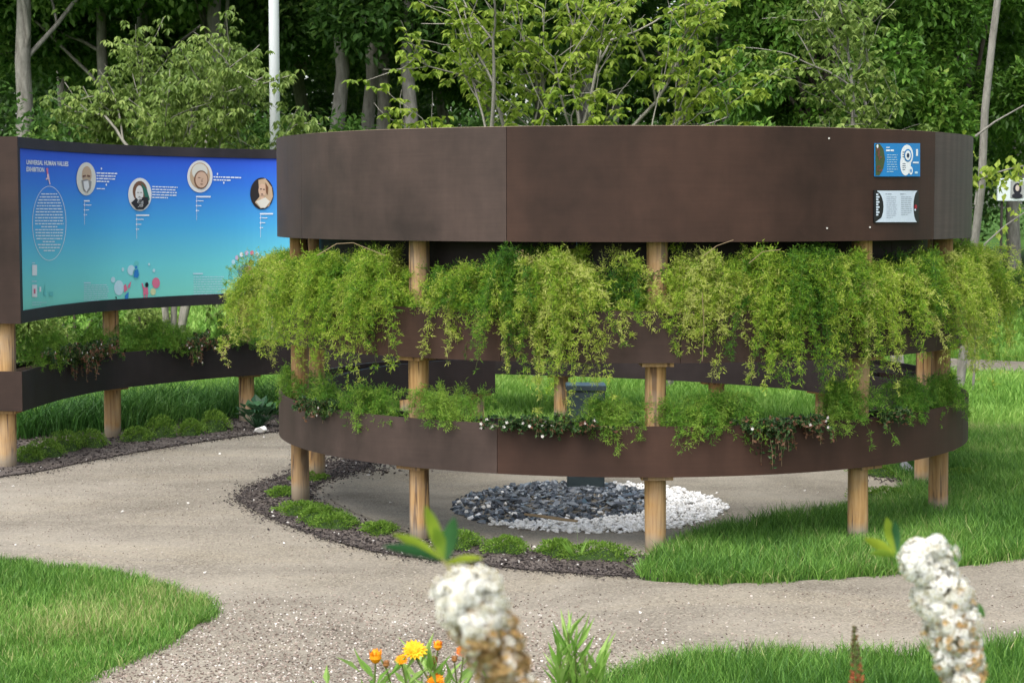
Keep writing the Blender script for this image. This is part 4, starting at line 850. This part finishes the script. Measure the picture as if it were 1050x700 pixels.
def shrub(name, label, p, rx, ry, h, n, leaf, mat, group=None, z0=0, balls=26, cat='shrub'):
    e = empty(name, (p[0], p[1], 0), label, cat, group); lf = MB(); st = MB(); m_ = n // balls
    for k in range(balls):
        a = rng.uniform(0, 2 * pi); r = rng.uniform(0, 1) ** .5; zc = z0 + (h - z0) * rng.uniform(.08, .92); s = math.sqrt(max(.1, 1 - ((zc - z0) / (h - z0) * 1.5 - .6) ** 2 * .7)); c = np.array([p[0] + rx * r * s * math.cos(a), p[1] + ry * r * s * math.sin(a), zc])
        if balls > 50:
            if k == 0: st.tube([(p[0], p[1], -.1), (p[0], p[1], h * .4), (p[0] + .1, p[1], h * .85)], [.13, .10, .05], 10)
            if k < 14: st.tube([(p[0], p[1], h * .3 + .1 * k), ((p[0] + c[0]) / 2, (p[1] + c[1]) / 2, max(zc, h * .35)), c + np.array([0, 0, .1])], [.04, .025, .01], 6, False)
        else: st.tube([(p[0], p[1], -.02), ((p[0] + c[0]) / 2, (p[1] + c[1]) / 2, zc * .6), c], [.03, .02, .008], 5, False)
        R0 = np.array([rx, ry, (h - z0) * .7]) * (rng.uniform(.22, .42) if balls < 50 else rng.uniform(.12, .24)) * np.array([1, 1, .7 if balls > 50 else 1]); o = rdir(m_) * (rng.uniform(0, 1, m_) ** .35)[:, None]; Q = c + o * R0; Q[:, 2] = np.maximum(Q[:, 2], z0 + .02); sv = rng.normal(.45, .13)
        lf.leaves(Q, nrm(rdir(m_) + nrm(o) * .6 + np.array([0, 0, -.25])), nrm(rdir(m_) * .6 + np.array([0, 0, 1])), leaf * rng.uniform(.6, 1.2, m_), leaf * .5 * rng.uniform(.7, 1.2, m_), .15, np.clip(sv + rng.normal(0, .18, m_), 0, 1))
    st.build('trunk' if h > 2.5 else 'stems', BARKD, e); lf.build('crown' if h > 2.5 else 'foliage', mat, e); return e
# dense green trees at right
shrub('dense_tree', 'dense dark green broadleaf tree behind the middle of the planter at right', (X(840, 25), 25), 1.95, 1.5, 6.5, 60000, .125, LF_DENSE, 'dense green trees at right', .9, 110, 'tree')
shrub('dense_tree', 'dense mid green broadleaf tree behind the leaning trunk at right edge', (X(985, 27), 27), 2.0, 1.5, 7.2, 60000, .13, LF_DENSE, 'dense green trees at right', 2.1, 110, 'tree')
# understorey
for k, (px, y, rx, h, lb) in enumerate(((-10, 27, 1.6, 3.4, 'dark shrub in the far left corner'), (300, 30, 1.7, 3.0, 'dark shrub right of the white pole'), (470, 31, 1.6, 2.9, 'dark shrub behind the bright green tree'), (700, 31, 2.0, 3.2, 'dark shrub in the gap left of the dense tree'), (200, 31, 1.6, 2.9, 'dark shrub behind the olive tree'), (90, 32, 1.7, 2.8, 'dark shrub left behind the olive tree'), (600, 33, 1.8, 2.8, 'dark shrub behind the grey trunk'))):
    shrub('woodland_shrub', 'understorey of the wood, ' + lb, (X(px, y), y), rx, 1.2, h, 9000, .14, LF_FOREST, 'shrubs under the woodland trees')
for k, (px, y, h, lb) in enumerate(((1030, 31, .55, 'by the sign'), (1075, 29, .6, 'at the right frame edge'), (1005, 33, .5, 'behind the leaning trunk'), (20, 18, .7, 'under the left corner of the blue panel'), (75, 19, .6, 'yellow green one under the blue panel'), (150, 22, .4, 'seen under the middle of the blue panel'))):
    shrub('low_shrub', 'low leafy border shrub, ' + lb, (X(px, y), y), .9 if k < 3 else .5, .4, h, 3500, .06, LF_OLIVE if k % 2 else LF_DENSE, 'low border shrubs on the lawn')
# light trees in front of the wood
tree('olive_tree', 'low spreading olive green tree with many thin stems above the blue panel', 'tree', (X(172, 19), 19), 1.9, .032, .85, 3, 24000, .08, .20, LF_OLIVE, BARKP, stems=5, spread=1.15, upw=.05, nchild=3, droop=.75, wl=.42, ros=6, flatz=.5)
tree('bright_tree', 'bright lime green young tree with slim pale stems above the planter', 'tree', (X(556, 17), 17), 2.1, .028, .95, 3, 8500, .085, .18, LF_LIGHT, BARKP, stems=6, spread=.95, upw=.4, nchild=3, droop=.5, wl=.6, ros=6, flatz=.6)
tree('small_lime_tree', 'small lime green treetop just showing over the rim of the planter', 'tree', (X(690, 16), 16), 1.5, .02, .42, 2, 1100, .085, .12, LF_LIGHT, BARKP, stems=3, spread=1.0, upw=.1, nchild=3, droop=.5, wl=.65, ros=6)
tree('slender_tree', 'slender light green tree with curving stem behind the two plaques', 'tree', (X(930, 17), 17), 2.2, .028, .8, 3, 3600, .08, .15, LF_OLIVE, BARKG, stems=2, spread=1.0, upw=.3, nchild=3, droop=.5, wl=.6, lean=(-.2, 0), ros=6)
tree('leaning_tree', 'pale trunk leaning right beyond the right end of the planter', 'tree', (X(985, 16), 16), 4.3, .036, 1.1, 3, 3500, .08, .2, LF_LIGHT, BARKG, stems=1, spread=1.0, upw=.2, nchild=3, droop=.5, lean=(.36, 0), wl=.6, ros=6, limb=.3)
mb = MB(); 
P0 = AT(1000, 262, 15.6); e = empty('sapling', (P0[0], P0[1], 0), 'thin branching sapling with few lime leaves at the right edge', 'tree')
for pts in ([(1003, 300), (1010, 250), (1030, 232), (1056, 214)], [(1000, 210), (1003, 185), (1018, 178), (1040, 172), (1060, 168)], [(1000, 140), (1020, 125), (1050, 108)]): mb.tube([(P0[0], P0[1], 0)] * (1 if pts[0][1] == 300 else 0) + [AT(a, b_, 15.6) for a, b_ in pts], np.linspace(.012, .005, len(pts) + (1 if pts[0][1] == 300 else 0)), 6, False)
mb.build('trunk', BARKG, e); lf = MB()
for px, py, n in ((1018, 176, 40), (1040, 172, 40), (1025, 190, 20), (992, 150, 26), (996, 178, 20), (1046, 215, 8), (1030, 232, 6)):
    c = AT(px, py, 15.6); Q = c + rng.normal(0, .05, (n, 3)); lf.leaves(Q, nrm(rdir(n) * .6 + np.array([0, 0, -.7])), rdir(n), .075 * rng.uniform(.6, 1.2, n), .045, .15, rng.uniform(.3, 1, n))
lf.build('crown', LF_LIGHT, e)

# ------------------------------------------------------------ foreground blossoms
PW1, t, b = new_mat('blossom_petals', .6, .2); at = t.nodes.new('ShaderNodeAttribute'); at.attribute_name = 'var'
c = ramp(t, at.outputs['Fac'], [(0, (.42, .24, .09)), (.35, (.62, .43, .21)), (.5, (.80, .74, .60)), (.7, (.92, .91, .87)), (1, (.95, .95, .93))]); t.links.new(c, b.inputs['Base Color'])
tr = t.nodes.new('ShaderNodeBsdfTranslucent'); ms = t.nodes.new('ShaderNodeMixShader'); ms.inputs[0].default_value = .4
t.links.new(c, tr.inputs[0]); t.links.new(b.outputs[0], ms.inputs[1]); t.links.new(tr.outputs[0], ms.inputs[2]); t.links.new(ms.outputs[0], t.nodes['Material Output'].inputs[0])
STAM = flat('blossom_centres', (.35, .30, .12), .7); LFG = leaf_mat('shrub_leaf_green', [(0, (.03, .12, .06)), (.5, (.12, .26, .04)), (1, (.34, .42, .04))], .4, .35, 30)
def blossom(label, y, axis, rad, n, brown, leaves, stempts, fs=.011, bp=.72):
    A = np.array([AT(a, b_, y) for a, b_ in axis]); e = empty('blossom_branch', (stempts[-1][0], stempts[-1][1], 0), label, 'flower', 'white blossom branches in the foreground'); fl = MB(); ce = MB(); st = MB(); sub = rdir(80); sr = rng.uniform(.30, .52, 80); stt = np.linspace(0, 1, 80)
    st.tube([A[0], *A[1:], *stempts], np.linspace(.0015, .005, len(A) + len(stempts)), 8)
    st.build('stem', BARKD, e); K = len(A) - 1
    for k in range(n):
        w_ = rng.integers(0, 80); t_ = stt[w_] * K; i = min(int(t_), K - 1); f = t_ - i; r = np.interp(t_ / K, np.linspace(0, 1, len(rad)), rad)
        c = A[i] * (1 - f) + A[i + 1] * f; o = rdir(1)[0]
        c2 = c + sub[w_] * r * .60 + o * r * sr[w_] * rng.uniform(.75, 1.08); o = nrm(o + sub[w_] * .5); b_ = 1 if (t_ / K > brown and rng.uniform() < bp) else 0; val = rng.uniform(0, .42) if b_ else rng.uniform(.6, 1); up0 = rdir(1)[0] * .5
        up = nrm(np.cross(o, rdir(1)[0])); s2 = np.cross(o, up)
        for q in range(5):
            a = q * 2 * pi / 5; d = up * math.cos(a) + s2 * math.sin(a); fl.leaves(c2[None], (d + up0 * .25 + o * (.15 if not b_ else .8))[None], o[None], fs * .6, fs * .5, .15, np.array([val]), mid=.6)
        ce.tube([c2, c2 + o * .002], [.0012, .0006], 5, True)
        if k % 3 == 0: ce.tube([c, c2], .0005, 3, False)
    fl.build('petals', PW1, e); ce.build('flower_centres', STAM, e)
    if leaves:
        lf = MB()
        for (x0, y0, x1, y1, wd, vr) in leaves:
            p0 = AT(x0, y0, y); p1 = AT(x1, y1, y - .004); d = p1 - p0; L = np.linalg.norm(d); D = nrm(d); S = nrm(np.cross(D, np.array([0, 1, .3]))); N = np.cross(S, D); m_ = 9; tt = np.linspace(0, 1, m_)
            wv = wd / F * y * np.sin(np.clip(tt * .96 + .03, 0, 1) * pi) ** .8; C = p0 + d * tt[:, None] + N * (np.sin(tt * pi) * L * .08)[:, None]
            V = np.concatenate([C + S * wv[:, None] / 2 + N * (wv * .2)[:, None], C, C - S * wv[:, None] / 2 + N * (wv * .2)[:, None]]); i = np.arange(m_ - 1)
            lf.add(V, [np.stack([i, i + 1, m_ + i + 1, m_ + i], 1), np.stack([m_ + i, m_ + i + 1, 2 * m_ + i + 1, 2 * m_ + i], 1)], vr)
        lf.build('leaves', LFG, e, smooth=True)
    return e
y = 1.45
blossom('fading white and brown blossom head left of centre, tufted with leaves', y, [(484, 602), (478, 618), (492, 640), (512, 665), (524, 700), (530, 740)], [.024, .031, .030, .025, .023, .020], 3200, .36,
        [(452, 574, 402, 547, 13, .9), (452, 574, 392, 560, 12, .1), (453, 572, 436, 518, 14, .85), (455, 574, 446, 540, 14, .7), (457, 575, 466, 530, 16, .15), (456, 578, 496, 572, 9, 1.0)],
        [AT(536, 800, y), np.array([.03, y + .05, .9]), np.array([.02, y + .1, 0])], .0068)
mb = MB(); mb.tube([AT(484, 606, y), AT(468, 590, y), AT(453, 573, y)], .0012, 6); o = mb.build('blossom_twig', flat('twig_green', (.3, .28, .1), .6), None); o.name = 'twig'; e = [q for q in COL.objects if q.name.startswith('blossom_branch')][-1]
bpy.context.view_layer.update(); o.location = o.location - e.location; o.parent = e
y = 2.0
blossom('fresh white blossom spike at lower right with pale green leaves', y, [(948, 566), (955, 585), (966, 612), (976, 640), (984, 675), (990, 720)], [.026, .036, .036, .034, .031, .026], 4600, .45,
        [(917, 568, 886, 552, 11, .95), (918, 570, 892, 567, 8, .7), (918, 566, 909, 530, 11, .85), (920, 566, 918, 534, 10, .1), (942, 622, 950, 602, 12, .05), (992, 620, 1010, 632, 14, .3)],
        [AT(1000, 800, y), np.array([.52, y + .05, .9]), np.array([.54, y + .1, 0])], .0080, .22)
# ------------------------------------------------------------ marigolds
ORA = leaf_mat('orange_petals', [(0, (.80, .17, .01)), (.5, (.9, .36, .01)), (1, (.95, .60, .03))], .25, .5, 60); BUD = flat('bud_brown', (.30, .13, .04), .7)
MLF = leaf_mat('marigold_leaf', [(0, (.12, .28, .05)), (.5, (.25, .44, .08)), (1, (.42, .58, .18))], .4, .5, 20)
y = 4.2; base = np.array([X(435, y), y + .05, 0]); e = empty('marigold_plant', base, 'orange marigold plant with one open yellow orange flower at the bottom edge', 'flower')
st = MB(); lf = MB(); heads = ((425, 667, 13, 1, .9), (412, 676, 7, 1, .55), (385, 672, 6.5, 0, .3), (475, 668, 8, 1, .1), (449, 661, 4.5, 0, .1), (396, 680, 3.6, 2, 0), (466, 675, 3.2, 2, 0), (445, 676, 4, 2, 0), (447, 698, 10, 1, .4), (520, 692, 4, 2, 0))
for (px, py, r, kind, tn) in heads:
    c = AT(px, py, y); R0 = r / F * y; root_ = base + np.array([rng.normal(0, .05), rng.normal(0, .04), 0]); midp = (c + root_) / 2 + np.array([rng.normal(0, .03), 0, .05])
    P = catmull([root_, midp, c - np.array([0, 0, .01])], 6); st.tube(P, np.linspace(.004, .002, len(P)), 6)
    for k in range(9):
        i = rng.integers(5, len(P) - 1); a = rng.uniform(0, 2 * pi); lf.leaves(P[i][None], np.array([[math.cos(a), math.sin(a) * .6, rng.uniform(.5, 1.6)]]), rdir(1), rng.uniform(.05, .09), rng.uniform(.012, .02), .15, np.array([rng.uniform(.2, 1)]))
    fm = MB()
    if kind == 1:
        for ring_, (m_, tilt, s) in enumerate(((17, .45, 1), (14, .8, .8), (9, 1.5, .5))):
            for q in range(m_):
                a = 2 * pi * q / m_ + ring_ * .2; nn = np.array([-.1, -.62, .78]); d = math.cos(a) * np.array([1, 0, 0]) + math.sin(a) * np.array([0, .78, .62]) + nn * tilt * .5; fm.leaves(c[None], d[None], nn[None], R0 * s * rng.uniform(.95, 1.15), R0 * .32, .1, np.array([np.clip(tn + rng.normal(0, .15), 0, 1)]), mid=.7)
        fm.build('flower_head', ORA, e)
    else:
        fm.tube([c - np.array([0, 0, R0 * 1.1]), c - np.array([0, 0, R0 * .4]), c + np.array([0, 0, R0 * .4]), c + np.array([0, 0, R0])], [R0 * .5, R0, R0 * .85, R0 * .35], 12); 
        for q in range(18):
            a = rng.uniform(0, 2 * pi); fm.leaves(c[None] + np.array([[math.cos(a), math.sin(a), -.4]]) * R0 * .75, np.array([[math.cos(a) * .3, math.sin(a) * .3, 1.]]), np.array([[math.cos(a), math.sin(a), 0]]), R0 * 1.4, R0 * .4, .1, np.array([tn]))
        fm.build('flower_bud', ORA if kind == 0 else BUD, e)
for k in range(160):
    p = base + np.array([rng.normal(0, .12), rng.normal(0, .07), rng.uniform(.25, .5)]); a = rng.uniform(0, 2 * pi); lf.leaves(p[None], np.array([[math.cos(a), math.sin(a), rng.uniform(.4, 1.8)]]), rdir(1), rng.uniform(.05, .09), rng.uniform(.012, .022), .15, np.array([rng.uniform(.2, 1)]))
st.build('stems', STEM, e); lf.build('leaves', MLF, e)
# narrow-leaved plant
y = 3.9; base = np.array([X(592, y), y, 0]); e = empty('leafy_shoot', base, 'fresh green narrow leaved shoots at the bottom edge right of the blossom', 'plant'); lf = MB(); st = MB()
for (px, top) in ((583, 648), (574, 668), (600, 672), (612, 680), (590, 662)):
    tp = AT(px, top, y); b0 = base + np.array([(px - 592) / F * y * .5, 0, 0]); P = catmull([b0, (b0 + tp) / 2, tp], 8); st.tube(P, .003, 5)
    for k in range(46):
        f = rng.uniform(.55, 1); p = b0 * (1 - f) + tp * f; a = rng.uniform(0, 2 * pi); lf.leaves(p[None], np.array([[math.cos(a) * .6, math.sin(a) * .5, 1.]]), rdir(1), rng.uniform(.04, .09), rng.uniform(.009, .014), .15, np.array([rng.uniform(.2, 1)]))
st.build('stems', STEM, e); lf.build('leaves', MLF, e)
# reddish spike
y = 2.6; tp = AT(876, 643, y); base = np.array([X(880, y), y, 0]); e = empty('flower_spike', base, 'thin rusty red flower spike at the bottom edge left of the white spike', 'flower'); st = MB(); fl = MB()
b1 = AT(880, 760, y); st.tube([base, (base + b1) / 2, b1, tp], [.003, .003, .002, .001], 6)
for k in range(420):
    f = rng.uniform(0, 1); p = tp * (1 - f) + b1 * f; a = rng.uniform(0, 2 * pi); r = .0015 + .013 * f ** .8; d = np.array([math.cos(a), math.sin(a), .9]); fl.leaves(p[None] + d[None] * r * rng.uniform(.3, .8), d[None], rdir(1), .004 + .006 * f, .004, .2, np.array([np.clip((.2 if f < .35 else .8) + rng.normal(0, .25), 0, 1)]))
st.build('stem', STEM, e); fl.build('florets', leaf_mat('spike_florets', [(0, (.12, .12, .05)), (.5, (.22, .13, .06)), (1, (.5, .12, .06))], .2, .6, 60), e)
